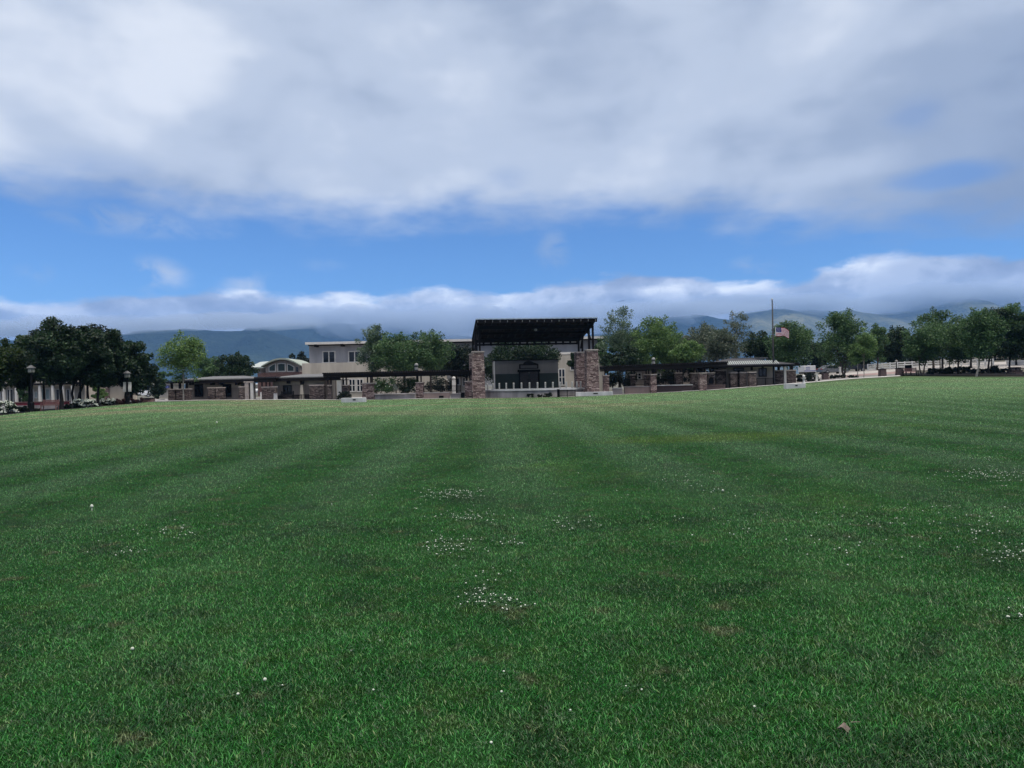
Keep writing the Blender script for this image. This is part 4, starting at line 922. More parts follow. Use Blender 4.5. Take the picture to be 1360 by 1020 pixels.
s = Site('pergola', 'long dark slatted pergola with stone pillars running up to the left stage pillar', 'pergola', 535, 86)
for a, b, t, yy in ((434.5, 440.0, 511.2, 0.4), (452.5, 462.5, 511.2, 1.0), (480.5, 499.5, 508.4, -0.4), (551.6, 562.4, 507.4, -1.4), (617.2, 626.2, 505.8, -2.2)):
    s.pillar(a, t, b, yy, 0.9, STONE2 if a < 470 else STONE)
    m_ = (a + b) / 2
    for o in (-2.1, 2.1): s.box('post', DWOOD, m_ + o - 0.8, 495, m_ + o + 0.8, t, yy + 0.3, 0.14)
for a, m_ in ((439.5, TAN), (447.4, OFFW)): s.box('column', m_, a, 505, a + 5.8, None, 0.9, 0.5)
zt = s.Z(540, 494.0); zb = s.Z(540, 497.0)
for yo in (-1.6, 0.9):
    MB().bar((s.X(430), yo + 1.4, zt - 0.2), (s.X(628), yo - 0.6, zt - 0.2), 0.12, 0.26).build('beam', DWOOD, s.root)
    MB().bar((s.X(430), yo + 1.62, zt - 0.42), (s.X(628), yo - 0.38, zt - 0.42), 0.08, 0.16).build('beam', DWOOD, s.root)
for i in range(64):
    q = i / 63; x = s.X(431) + (s.X(627) - s.X(431)) * q; yo = 1.4 - 2.0 * q
    MB().box(x - 0.045, x + 0.045, yo - 2.1, yo + 1.5, zt - 0.07, zt + 0.10).build('rafter', DWOOD, s.root)

s = Site('pergola', 'dark slatted pergola on paired stone pillars right of the stage', 'pergola', 875, 88)
for a, b, t, yy, m_ in ((801.2, 809.0, 498.2, -4.0, STONE), (837.2, 844.0, 497.2, 2.2, STONE2), (856.0, 863.8, 497.0, 1.6, STONE2), (864.2, 872.0, 496.8, -3.0, STONE), (897.2, 905.8, 494.8, 2.0, STONE2),
                     (918.2, 928.6, 495.0, 0.6, STONE2), (929.4, 938.8, 494.8, -2.2, STONE), (939.8, 949.4, 494.6, 0.8, STONE2)):
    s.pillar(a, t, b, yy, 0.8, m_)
    m2 = (a + b) / 2
    for o in (-1.8, 1.8): s.box('post', DWOOD, m2 + o - 0.7, 487 - (m2 - 800) * 0.03, m2 + o + 0.7, t, yy + 0.3, 0.13)
for yo in (-3.0, 2.3):
    for dz, w, h in ((0.0, 0.12, 0.26), (-0.24, 0.08, 0.15)):
        MB().bar((s.X(799), yo - 0.7 + dz, s.Z(799, 489.2, -2) + dz), (s.X(962), yo + 1.6 + dz, s.Z(962, 483.6, 0) + dz), w, h).build('beam', DWOOD, s.root)
for i in range(54):
    q = i / 53; x = s.X(800) + (s.X(961) - s.X(800)) * q; z = s.Z(799, 489.2, -2) + (s.Z(962, 483.6, 0) - s.Z(799, 489.2, -2)) * q
    MB().box(x - 0.045, x + 0.045, -4.0 + 2.0 * q, 2.2 + 2.0 * q, z + 0.12, z + 0.28).build('rafter', DWOOD, s.root)
a, b, c, d = s.span(941.5, 501, 948.0, 509, 0.7)
MB().prism([(a, c), (b, c), (b, c + (d - c) * 0.6)] + [((a + b) / 2 + (b - a) / 2 * math.cos(t), c + (d - c) * (0.6 + 0.4 * math.sin(t))) for t in np.linspace(0.3, 2.8, 7)] + [(a, c + (d - c) * 0.6)], 0.72, 0.79).build('arched_niche', BLACK, s.root)

s = Site('kiosk', 'hip roofed kiosk with pale slatted skylight strip left of the flagpole', 'building', 996, 92)
s.box('wall', TAN, 964, 486, 1029, None, 0, 5)
s.box('wall_band', TAN2, 1000, 485.6, 1028, 489.0, -0.06, 0.058)
hip(s, 'roof', ROOFD, 938, 1056, 484.2, 475.6, -2.0, 8.0, inset=4.2)
s.box('fascia', DWOOD, 940, 484.4, 1054, 487.4, -1.9, 0.16)
s.box('soffit', DWOOD, 942, 486.6, 1052, 487.3, -1.7, 8)
ay, by = -1.75, 0.55
za = s.Z(995, 484.2, -2.0) + 0.09; zb = s.Z(995, 480.6, 0.6) + 0.12
for i in range(25):
    x = s.X(962) + (s.X(1028) - s.X(962)) * i / 24
    MB().bar((x, ay, za - 0.03), (x + 0.45, by, zb), 0.11, 0.05).build('roof_slat', ROOFL, s.root)
s.box('ridge_cap', ROOF, 974, 475.0, 1020, 476.4, 2.7, 0.6)
s.window(1007.6, 488.8, 1018.2, 500.4, -0.066, s.root, 2, 1, DWOOD, GLASS, 0.1)
s.window(974, 488.6, 988, 492.6, -0.066, s.root, 3, 1, DWOOD, GLASS, 0.1, name='transom')
s.box('door', BLACK, 979.5, 492.7, 982.5, None, -0.05, 0.045)
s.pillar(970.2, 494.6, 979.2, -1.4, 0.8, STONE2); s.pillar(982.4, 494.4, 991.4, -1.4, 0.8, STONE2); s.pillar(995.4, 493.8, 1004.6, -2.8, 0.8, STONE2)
s.pillar(951.5, 491.0, 964.6, -0.3, 0.8, STONE2)
for a in (997.5, 1012): s.box('post', DWOOD, a, 487, a + 2.4, 491.6, -1.4, 0.2)

s = Site('garden_wall', 'dark stone wall with tan coping right of the flagpole', 'wall', 1042, 94)
w = s.box('wall', STONE2, 1030, 492.6, 1057, None, 0, 0.5)
s.box('coping', CAP, 1029.4, 491.2, 1057.4, 492.7, -0.06, 0.62)
s = Site('pergola', 'small dark pergola end with a pale post in front of the stone wall', 'pergola', 1043, 93)
s.box('post', OFFW, 1041.2, 486, 1044.2, None, -0.2, 0.25); s.box('post', DWOOD, 1051, 486, 1053.4, None, 1.6, 0.25); s.box('post', DWOOD, 1033, 486, 1035, None, 1.6, 0.25)
s.box('beam', DWOOD, 1029, 482.8, 1062, 486.0, -0.2, 0.2); s.box('beam', DWOOD, 1029, 482.8, 1062, 486.0, 1.6, 0.2)
for i in range(11): s.box('rafter', DWOOD, 1030 + i * 3, 481.4, 1031.1 + i * 3, 482.75, -0.9, 3.4)

# low walls and concrete blocks
def wall(label, x0, x1, top, Y, m, cop=CONC, dep=0.4, name='planter_wall', recess=False):
    s = Site(name, label, 'wall', (x0 + x1) / 2, Y)
    a, b, c, d = s.span(x0, top, x1, None)
    MB().box(a, b, 0, dep, -0.4, d - 0.10).build('wall', m, s.root)
    MB().box(a - 0.04, b + 0.04, -0.07 - (0.25 if recess else 0), dep + 0.05, d - 0.097, d).build('coping', cop, s.root, bevel=0.015)
    return s
wall('low planter wall with pale coping under the spiky plant', 498, 551.3, 522.6, 83.6, CONCD, CONCD, 3.2, recess=True)
s = wall('low terracotta tan wall with a black vent left of the stage', 562.6, 597.2, 520.9, 82.6, CONCW, CONCD)
s.box('vent', BLACK, 583.0, 525.6, 589.2, 529.4, -0.05, 0.045)
wall('short pale wall panel between the black gate and the terracotta tan wall', 598.4, 611.6, 522.4, 82.8, CONCD, CONCD)
wall('low terracotta wall between two stone pillars right of the stage', 830, 863, 513.0, 85.6, CONCW, CONCD)
wall('low dark curved wall with pale coping right of the terracotta wall', 872.4, 919, 511.0, 87.2, BROWNM, CONC, 0.5, recess=True)
wall('dark planter wall in front of the arched niche', 934, 963.5, 511.2, 88.0, BROWNM, BROWNM, 1.2)
wall('pale low wall beside the right concrete bench near the stage', 813.6, 826.6, 515.0, 85.2, CONCD, CONC)
def conc_bench(label, x0, x1, top, bot, Y, dep):
    Y = gp((x0 + x1) / 2, bot)[1]
    s = Site('concrete_bench', label, 'bench', (x0 + x1) / 2, Y, 'pale concrete block benches at the lawn edge')
    a, b, c, d = s.span(x0, top, x1, bot)
    MB().box(a, b, 0, dep, -0.3, d).build('block', CONC, s.root, bevel=0.03)
    z = d * 0.55
    MB().box(a + (b - a) * 0.48, a + (b - a) * 0.60, -0.012, 0.01, z - 0.05, z + 0.07).build('plaque', BLACK, s.root)
conc_bench('pale concrete block bench at the lawn edge left of the stage', 453, 485.4, 528.4, 534.4, 80.2, 0.55)
conc_bench('longest pale concrete block bench, at the foot of the right stage pillar', 764, 814, 520.4, 525.8, 78.3, 0.55)
conc_bench('pale concrete block bench at the lawn edge near the flagpole', 1043.5, 1070, 509.4, 515.8, 88.2, 0.55)

def railing(label, x0, x1, top, bot, Y, n):
    s = Site('iron_railing', label, 'railing', (x0 + x1) / 2, Y)
    a, b, c, d = s.span(x0, top, x1, bot)
    mb = MB()
    mb.box(a, b, -0.03, 0.03, d - 0.06, d); mb.box(a, b, -0.025, 0.025, c, c + 0.05); mb.build('rails', BLACK, s.root)
    mb = MB()
    for i in range(n + 1):
        x = a + (b - a) * i / n; mb.box(x - 0.014, x + 0.014, -0.014, 0.014, c + 0.05, d - 0.06)
    mb.build('balusters', BLACK, s.root)
    for x in (a, (a + b) / 2, b): MB().box(x - 0.035, x + 0.035, -0.035, 0.035, -0.2, d + 0.04).build('post', BLACK, s.root)
railing('black iron railing on top of the terracotta tan wall left of the stage', 563, 612, 512.4, 520.0, 84.5, 42)
railing('black iron railing across the gap right of the stage wall', 743, 764, 518.0, 526.0, 79.4, 22)
railing('black iron railing behind the terracotta wall right of the stage', 829, 897, 503.4, 510.8, 88.5, 60)
railing('black iron railing in front of the hip roofed kiosk window', 1005, 1028, 502.0, 511.0, 90.6, 26)
railing('low black iron railing in front of the wainscot beside the dark bench', 390, 410, 524.0, 531.0, 86.6, 18)
s = Site('gate_post', 'black square gate post at the foot of the stage', 'post', 741.5, 78.7)
s.box('post', BLACK, 740.0, 517.4, 743.0, None, 0, 0.24, bevel=0.01); s.box('cap', STEEL, 739.6, 516.9, 743.4, 517.5, -0.04, 0.32)
s = Site('utility_cabinet', 'dark cabinet standing against the left end of the black gate', 'cabinet', 615, 83)
s.box('body', BLACK, 612.4, 521.2, 617.0, None, 0, 0.5, bevel=0.02); s.box('lid', CONCD, 612.0, 520.2, 617.3, 521.3, -0.05, 0.6)
s = Site('path_light', 'small black bollard light with a pale top between the two left stone pillars', 'light', 627.6, 79.6)
MB().lathe([(0.11, -0.2), (0.11, 0.62), (0.13, 0.64), (0.13, 0.66)], 10).build('post', BLACK, s.root)
MB().lathe([(0.12, 0.662), (0.12, 0.76), (0.09, 0.84), (0.03, 0.87)], 10).build('lens', LENS, s.root)
s = Site('finial_post', 'pale square pedestal topped with a round stone ball behind the black railing', 'post', 602.5, 92)
s.box('shaft', OFFW, 600.4, 504.8, 604.8, None, 0, 0.42); a, b, c, d = s.span(600.4, 504.8, 604.8, None)
MB().ball(((a + b) / 2, 0.2, d + 0.22), 0.23, 10, 6).build('ball', OFFW, s.root, True)

# benches, bins, board, picnic table
def bench(label, px, Y, w, m, rz=0.0, fm=BLACK):
    x = WX(px, Y); r = thing('park_bench', label, 'bench', (x, Y, g(x, Y)), rz)
    mb = MB()
    for k in range(4): mb.box(-w / 2, w / 2, -0.22 + k * 0.125, -0.12 + k * 0.125, 0.43, 0.47)
    mb.build('seat', m, r); mb = MB()
    for k in range(4): mb.bar((-w / 2, 0.27 + k * 0.02, 0.55 + k * 0.11), (w / 2, 0.27 + k * 0.02, 0.55 + k * 0.11), 0.03, 0.085)
    mb.build('backrest', m, r)
    for sx_ in (-1, 1):
        e = MB(); X = sx_ * (w / 2 - 0.06)
        e.box(X - 0.03, X + 0.03, -0.23, -0.17, -0.1, 0.66); e.bar((X, 0.2, -0.1), (X, 0.36, 0.98), 0.06, 0.06); e.box(X - 0.03, X + 0.03, -0.25, 0.26, 0.62, 0.66)
        e.box(X - 0.025, X + 0.025, -0.17, 0.22, 0.38, 0.425)
        e.build('end_frame', fm, r)
    return r
bench('reddish brown wooden bench under the tallest dark tree', 65, 65.6, 1.35, REDW, 0.12, REDW)
bench('dark bench in front of the tan kiosk window', 380.5, 85.9, 1.5, BLACK)
bench('dark reddish bench beside the dark information board', 1209, 96.0, 2.0, REDW)
def bin_(name, label, cat, px, Y, w, h, m=BROWNM):
    x = WX(px, Y); r = thing(name, label, cat, (x, Y, g(x, Y)))
    MB().box(-w / 2, w / 2, 0, w, -0.2, h * 0.93, 0.03).build('body', m, r, bevel=0.02)
    MB().box(-w / 2 - 0.03, w / 2 + 0.03, -0.03, w + 0.03, h * 0.932, h).build('rim', CONCD if m is not BROWNM else BLACK, r, bevel=0.02)
    MB().lathe([(w * 0.28, 0), (w * 0.25, 0.05)], 12, (0, w / 2, h)).build('lid', BLACK, r)
bin_('litter_bin', 'brown square stone bin near the right pavement, by the grey parked car', 'bin', 1097.5, 98, 0.72, 0.95)
bin_('litter_bin', 'brown square stone bin in front of the white rail fence', 'bin', 1174, 96, 0.78, 0.98)
bin_('litter_bin', 'brown stone bin at the left end of the bench by the information board', 'bin', 1196.5, 96.2, 0.72, 0.94)
bin_('litter_bin', 'pale round topped bin at the left end of the dark kiosk bench', 'bin', 364.8, 86.2, 0.38, 0.75, CONC)
s = Site('information_board', 'dark information board on two legs behind the reddish bench', 'sign', 1206.5, 97.6)
s.box('panel', BLACK, 1202.2, 485.0, 1211.2, 493.2, 0, 0.12, bevel=0.01)
for a in (1203, 1209.4): s.box('leg', BLACK, a, 493.3, a + 1.1, None, 0.01, 0.1)
def picnic():
    Y = 95.2; x = WX(1349, Y); r = thing('picnic_table', 'dark picnic table with two stone legs at the right edge of the lawn', 'table', (x, Y, g(x, Y)))
    mb = MB()
    for k in range(5): mb.box(-0.85, 0.85, -0.4 + k * 0.17, -0.25 + k * 0.17, 0.78, 0.85)
    mb.build('top', BROWNM, r)
    for sx_ in (-0.42, 0.30): MB().box(sx_ - 0.26, sx_ + 0.26, -0.25, 0.3, -0.2, 0.775, 0.03).build('leg', STONE2, r)
    for yy in (-0.85, 0.75): MB().box(-0.85, 0.85, yy, yy + 0.28, 0.42, 0.47).build('bench_seat', BROWNM, r)
    for yy in (-0.75, 0.85): MB().box(-0.5, 0.4, yy, yy + 0.08, -0.2, 0.418).build('bench_leg', BROWNM, r)
picnic()

# lamps
def lamp_post(label, px, base, top, Y, group=None, banners=False, w=0.11):
    x = WX(px, Y, base); z0 = g(x, Y); H = ZZ(px, top, Y) - z0
    r = thing('lamp_post', label, 'lamp', (x, Y, z0), 0, group)
    MB().lathe([(0.28, -0.3), (0.28, 0.12), (0.20, 0.16), (0.19, 0.75), (0.15, 0.82), (w, 0.88), (w * 0.85, H - 0.75), (0.16, H - 0.72), (0.16, H - 0.68)], 10).build('pole', BLACK, r)
    MB().lathe([(0.20, H - 0.677), (0.27, H - 0.60), (0.27, H - 0.30)], 8).build('lens', LENS, r)
    c = MB()
    for k in range(4):
        th = math.pi / 4 + k * math.pi / 2; c.tube([(0.28 * math.cos(th), 0.28 * math.sin(th), H - 0.68), (0.28 * math.cos(th), 0.28 * math.sin(th), H - 0.27)], [0.02, 0.02], 5)
    c.build('cage', BLACK, r)
    MB().lathe([(0.38, H - 0.28), (0.38, H - 0.24), (0.12, H - 0.03), (0.05, H)], 8).build('hood', mat('grey_lamp_hood', (0.09, 0.09, 0.095), 0.5, 0.15, 3), r)
    if banners:
        for sx_ in (-1, 1):
            MB().bar((0, 0, H - 1.05), (sx_ * 0.42, 0, H - 1.05), 0.03, 0.03).build('banner_arm', BLACK, r)
            b = MB(); n = 6
            for k in range(n):
                za, zb = H - 1.08 - 0.95 * k / n, H - 1.08 - 0.95 * (k + 1) / n; ya, yb = 0.03 * math.sin(k), 0.03 * math.sin(k + 1)
                b.add([(sx_ * 0.09, ya, za), (sx_ * 0.40, ya, za), (sx_ * 0.40, yb, zb), (sx_ * 0.09, yb, zb), (sx_ * 0.09, ya + 0.012, za), (sx_ * 0.40, ya + 0.012, za), (sx_ * 0.40, yb + 0.012, zb), (sx_ * 0.09, yb + 0.012, zb)], [(0, 1, 2, 3), (7, 6, 5, 4), (0, 3, 7, 4), (1, 5, 6, 2)])
            b.build('banner', OFFW, r)
    return r
lamp_post('dark lamp post with a pale lantern under the left dark trees', 42.5, 546, 485.0, 65)
lamp_post('dark lamp post carrying two pale banners by the reddish hedge', 169.5, 538, 492.5, 72.2, None, True)
def pergola_lamp(label, px, top, bot, Y):
    x = WX(px, Y); z0 = g(x, Y); H = ZZ(px, top, Y) - z0; r = thing('lantern_post', label, 'lamp', (x, Y, z0))
    MB().lathe([(0.09, -0.2), (0.07, H - 0.9), (0.18, H - 0.86), (0.18, H - 0.82)], 10).build('pole', BLACK, r)
    MB().lathe([(0.17, H - 0.817), (0.22, H - 0.74), (0.20, H - 0.46)], 10).build('lower_lens', LENS, r)
    MB().lathe([(0.12, H - 0.458), (0.12, H - 0.38)], 10).build('collar', BLACK, r)
    MB().lathe([(0.20, H - 0.378), (0.25, H - 0.22), (0.17, H - 0.05), (0.06, H)], 10).build('upper_lens', LENS, r, True)
pergola_lamp('tall lantern with two pale glass lobes above the left pergola', 553.5, 482.4, 492.6, 86.6)
pergola_lamp('tall lantern with pale glass lobes above the right pergola', 868.3, 474.8, 485.0, 88.4)
def thin_lamp(label, px, top, Y):
    x = WX(px, Y); z0 = g(x, Y); H = ZZ(px, top, Y) - z0; r = thing('street_lamp', label, 'lamp', (x, Y, z0))
    MB().lathe([(0.10, -0.2), (0.06, H - 0.4), (0.08, H - 0.38)], 8).build('pole', BLACK, r)
    MB().lathe([(0.10, H - 0.378), (0.24, H - 0.2), (0.24, H - 0.12), (0.05, H)], 8).build('head', LENS, r)
thin_lamp('small white headed lamp behind the white rail fence', 1191, 478.0, 116)
thin_lamp('white headed lamp above the fence beside the pale leaning trunk', 1317.5, 468.5, 112)
for k, (px, tp, Y, lab) in enumerate(((106.6, 512, 70, 'thin dark post next to the forked trunk and white flowers'), (1249, 468, 99, 'thin dark post left of another one in the hedge under the right trees'), (1261.5, 468, 99, 'thin dark post in the hedge, near the dark middle trunk'))):
    x = WX(px, Y); z0 = g(x, Y); H = ZZ(px, tp, Y) - z0; r = thing('thin_post', lab, 'post', (x, Y, z0))
    MB().lathe([(0.06, -0.2), (0.055, H)], 8).build('pole', BLACK, r); MB().ball((0, 0, H + 0.04), 0.08, 8, 5).build('finial', BLACK, r)
for px, a, b_, Y, lab in ((1085, 497.0, 507, 91.5, 'short white post at the path corner in front of the dark hedge'), (1116, 488, 499, 101, 'slim pale post beside the twin trunks near the grey car')):
    s = Site('white_post', lab, 'post', px, Y); s.box('post', OFFW, px - 1.1, a, px + 1.1, None, 0, 0.2, bevel=0.02); s.box('cap', WHITE, px - 1.35, a - 0.6, px + 1.35, a + 0.05, -0.03, 0.26)
s = Site('drinking_fountain', 'pale drinking fountain with a round bowl near the white post', 'fountain', 1067.5, 90.6)
MB().lathe([(0.26, -0.2), (0.24, 0.05), (0.14, 0.12), (0.12, 0.45), (0.26, 0.58), (0.28, 0.66), (0.20, 0.67), (0.05, 0.60)], 12).build('pedestal', CONC, s.root, True)
MB().ball((0, 0, 0.86), 0.15, 10, 6).build('ball', WHITE, s.root, True)
MB().lathe([(0.04, 0.61), (0.04, 0.75)], 8).build('spout', STEEL, s.root)

# flag
def flag():
    Y = 91.0; x = WX(1027.8, Y, 510); z0 = g(x, Y); H = ZZ(1026.4, 396.5, Y) - z0
    r = thing('flagpole', 'tall dark flagpole right of the hip roofed kiosk', 'flagpole', (x, Y, z0))
    MB().lathe([(0.24, -0.2), (0.24, 0.1), (0.13, 0.2), (0.115, 0.4), (0.06, H - 0.2)], 12).build('pole', mat('bronze_pole', (0.014, 0.012, 0.014), 0.45, 0.2, 2, metal=0.3), r, True)
    MB().ball((0, 0, H - 0.1), 0.11, 10, 6).build('finial', HUB, r, True)
    c = MB(); c.tube([(0.10, 0, 1.2), (0.13, 0, H * 0.5), (0.10, 0, H - 0.3)], [0.008] * 3, 4); c.build('halyard', BLACK, r)
    zt = ZZ(1032, 434.3, Y); fr = thing('flag', 'stars and stripes flag flying at half mast from the dark pole', 'flag', (x + 0.36, Y, zt))
    Wd, Hh = 1.72, 1.10; nx, ny = 40, 26
    V = []; 
    for j in range(ny + 1):
        for i in range(nx + 1):
            u, v = i / nx, j / ny
            dip = 0.42 * u ** 1.6 - 0.06 * u * v
            V.append((u * Wd * 0.97 + 0.05 * math.sin(u * 6) * v, 0.16 * math.sin(u * 7.0 + v * 1.2) * u ** 0.6, -v * Hh * (1 - 0.10 * u) - dip - 0.06 * math.sin(u * 8)))
    Fq = [(j * (nx + 1) + i, j * (nx + 1) + i + 1, (j + 1) * (nx + 1) + i + 1, (j + 1) * (nx + 1) + i) for j in range(ny) for i in range(nx)]
    me = bpy.data.meshes.new('cloth'); me.from_pydata(V, [], Fq)
    for nm, cc in (('flag_red', (0.30, 0.015, 0.045)), ('flag_white', (0.62, 0.58, 0.62)), ('flag_blue', (0.012, 0.018, 0.13))): me.materials.append(mat(nm, cc, 0.8, 0.08, 3))
    for p in me.polygons:
        j, i = divmod(p.index, nx); st_ = int(j / 2)
        p.material_index = 2 if (i < nx * 0.4 and j < 14) else (0 if st_ % 2 == 0 else 1); p.use_smooth = True
    o = bpy.data.objects.new('cloth', me); COL.objects.link(o); o.parent = fr
    sm = o.modifiers.new('thick', 'SOLIDIFY'); sm.thickness = 0.006
    stm = MB()
    for rr_ in range(9):
        for k in range(6 if rr_ % 2 == 0 else 5):
            u = (0.035 + (k + (0.5 if rr_ % 2 else 0)) * 0.061); v = 0.05 + rr_ * 0.054
            i = min(nx, int(u * nx)); j = min(ny, int(v * ny)); q = V[j * (nx + 1) + i]
            for yo in (-0.012, 0.012):
                pts = [(q[0] + 0.024 * (1 if a % 2 == 0 else 0.42) * math.sin(a * math.pi / 5), q[1] + yo, q[2] + 0.024 * (1 if a % 2 == 0 else 0.42) * math.cos(a * math.pi / 5)) for a in range(10)]
                stm.add(pts + [(q[0], q[1] + yo, q[2])], [(a, (a + 1) % 10, 10) for a in range(10)])
    stm.build('stars', MATS['flag_white'], o)
    hd = MB(); hd.box(-0.05, 0.0, -0.01, 0.01, -Hh, 0.0); hd.build('hoist_band', WHITE, fr)
    for z in (0.0, -Hh): MB().tube([(-0.24, 0, z), (-0.02, 0, z)], [0.012, 0.012], 5).build('clip', HUB, fr)
flag()

# ------------------------------------------------------------------ buildings beyond the plaza
s = Site('office_building', 'long pale two storey building with white flat roof edge behind the stage', 'building', 604, 118)
s.box('upper_wall', GREYST, 411, 453.6, 802, 512, 0, 14)
s.box('roof_slab', OFFW, 405, 450.4, 806, 453.5, -1.6, 17)
s.box('eave_shadow_strip', DWOOD, 409, 453.7, 803, 455.2, -0.5, 0.45)  # dark strip standing in for the shade under the roof edge
s.box('front_block', TAN2, 401, 480.6, 590, None, -4.5, 4.45)
s.box('front_block', TAN2, 716, 471.6, 802, None, -3.0, 2.95)
s.box('cornice', OFFW, 712, 467.4, 803, 470.6, -1.2, 1.15)
for a in (428.2, 462.4, 497, 531, 566):
    s.window(a, 466.0, a + 17.4, 482.4 - (a - 428) * 0.02, -0.07, s.root, 2, 1, OFFW, GLASS, 0.16)
    s.box('sill', OFFW, a - 1, 481.0 - (a - 428) * 0.021, a + 18.4, 482.4 - (a - 428) * 0.021, -0.16, 0.1)
for a in (417, 452, 486, 520): s.box('rafter_end', DWOOD, a, 457.5 - (a - 417) * 0.021, a + 3.2, 460.6 - (a - 417) * 0.021, -1.5, 1.45)
for a in (449.5, 463.0, 473.4): s.window(a, 503.0, a + 9.4, 520.5, -4.57, s.root, 2, 2, OFFW, GLASS, 0.14)
s.window(741.5, 489.5, 751.0, 512, -3.07, s.root, 2, 2, OFFW, GLASS, 0.14)
s.window(757, 478, 765, 492, -3.07, s.root, 1, 2, OFFW, GLASS, 0.12)

s = Site('arched_hall', 'small hall with an arched clerestory gable and pale green metal roof', 'building', 375, 136)
s.box('brick_base', BRICK, 342, 494.6, 404, None, 0, 9)
a, b, c, d = s.span(352.6, 478.6, 398.4, 494.4, 0.3)
def archpts(a, b, z0, z1, n=16, k=0.52):
    return [(a + (b - a) * i / n, z0 + (z1 - z0) * (k + (1 - k) * math.sin(math.pi * i / n))) for i in range(n + 1)]
MB().prism([(b, c), (a, c)] + archpts(a, b, c, d), 0.3, 8.6).build('gable_wall', TAN, s.root)
a2, b2 = a - 0.5, b + 0.5
up = archpts(a2, b2, c, d + 0.42, k=0.46); dn = archpts(a2, b2, c, d + 0.12, k=0.44)
MB().prism(up + dn[::-1], -0.7, 9.2).build('arched_roof', mat('sage_metal_roof', (0.26, 0.29, 0.25), 0.6, 0.15, 1), s.root)
for x0, x1, hh in ((356.8, 366.3, 0.60), (368.4, 379.2, 0.74), (381.2, 390.9, 0.60)):
    wa, wb, wc, wd = s.span(x0, 480, x1, 493.6, 0.2); H2 = (wd - wc)
    l_, r_ = (0.62, 1.0) if x0 < 360 else ((1.0, 1.0) if x0 < 375 else (1.0, 0.62))
    t = H2 * 0.80
    w = MB().prism([(wb, wc), (wa, wc), (wa, wc + t * l_), ((wa + wb) / 2, wc + t * (l_ + r_) / 2 * 1.06), (wb, wc + t * r_)], 0.19, 0.295).build('window', OFFW, s.root)
    e = 0.14
    MB().prism([(wb - e, wc + e), (wa + e, wc + e), (wa + e, wc + t * l_ - e), ((wa + wb) / 2, wc + t * (l_ + r_) / 2 * 1.06 - e), (wb - e, wc + t * r_ - e)], 0.15, 0.188).build('pane', GLASSG, w)
s.box('side_window', GLASS, 393.0, 487.5, 396.0, 493.6, 0.2, 0.09)
p0, p1, q0, q1 = s.span(336, 479.5, 366, 487.6, 3.0)
MB().add([(p0, 1.0, q0), (p1, 1.0, q0), (p1, 7, q1 + 0.25), (p0, 7, q1), (p0, 1.0, q0 - 0.25), (p1, 1.0, q0 - 0.25), (p1, 7, q1), (p0, 7, q1 - 0.25)],
         [(0, 1, 2, 3), (7, 6, 5, 4), (0, 4, 5, 1), (1, 5, 6, 2), (2, 6, 7, 3), (3, 7, 4, 0)]).build('side_roof', ROOFL, s.root)
s.box('side_wall', TAN, 338, 487.8, 352, 494.5, 2.2, 5)

s = Site('gabled_house', 'pale stucco house with a sloping right gable seen under the left pergola', 'building', 580, 114)
s.box('wall', TAN2, 563.6, 502.6, 584, None, 0, 6); s.box('parapet', TAN2, 576, 499.0, 584.4, 502.5, 0.02, 5.9)
a, b, c, d = s.span(584.2, 500.6, 598.6, 511.5, 0.4)
MB().prism([(a, c), (b, c), (b, c + 0.15), (a + 0.5, d), (a, d)], 0.4, 6).build('gable', TAN, s.root)
MB().bar((a + 0.3, 0.2, d + 0.10), (b + 0.3, 0.2, c + 0.18), 0.5, 0.12).build('roof_edge', OFFW, s.root)
s.box('lower_wall', TAN, 584.2, 511.8, 598.4, None, 0.4, 5.5); s.box('window', GLASS, 585.5, 513.0, 590.0, 518.0, 0.33, 0.06)
s.box('chimney', OFFW, 570.6, 499.2, 571.8, 502.5, 1, 0.5)
s = Site('pavilion_building', 'low pale building with a framed window behind the finial post', 'building', 608, 104)
s.box('wall', TAN2, 599.5, 499.5, 622, None, 0, 4); s.box('roof', DWOOD, 598, 497.6, 623.5, 499.4, -0.5, 5)
s.window(604.8, 500.6, 611.6, 512.5, -0.07, s.root, 1, 1, OFFW, GLASS, 0.2); s.window(614, 501, 618.5, 513, -0.07, s.root, 1, 1, OFFW, GLASS, 0.12)
s = Site('garden_building', 'low tan building glimpsed between hedges and pillars of the right pergola', 'building', 885, 103)
s.box('wall', TAN, 838, 492.0, 938, None, 0, 5); s.box('roof', DWOOD, 836, 489.6, 940, 491.9, -0.5, 6)
for a in (846.5, 872, 900, 922): s.window(a, 495, a + 5.5, 504, -0.07, s.root, 1, 2, OFFW, GLASS, 0.1)

s = Site('shop_building', 'white columned shop building with dark glass behind the left row of trees', 'building', 46, 97)
s.box('wall', TAN2, -60, 500, 112, None, 0.6, 3); s.box('parapet', OFFW, -62, 497, 113, 499.9, 0.4, 3.3)
for a, b in ((-30, -14), (-10, 2), (9.6, 18.4), (23.2, 34.4), (40, 45.5), (69, 80), (88.2, 93.6)):
    s.window(a, 516.4, b, 536.5, 0.53, s.root, 2 if b - a > 8 else 1, 1, OFFW, GLASS, 0.12)
s.window(52.6, 515.0, 67.6, 532.0, 0.53, s.root, 2, 1, OFFW, GLASSL, 0.22); s.window(45.8, 520.0, 50.4, 529.0, 0.53, s.root, 1, 1, OFFW, GLASSL, 0.12)
for a in (2.6, 19.2, 50.6, 67.7, 81.0, 94): s.box('column', OFFW, a, 512, a + 2.9, None, -0.9, 0.3)
for a in (12.0, 28.0): s.box('downpipe', OFFW, a, 512, a + 0.9, None, -0.5, 0.1)
s.box('canopy', DWOOD, -60, 509.5, 114, 512.0, -1.0, 1.5)
s = Site('low_wall', 'dark red low wall with a pale footing in front of the white shop', 'wall', 56, 76)
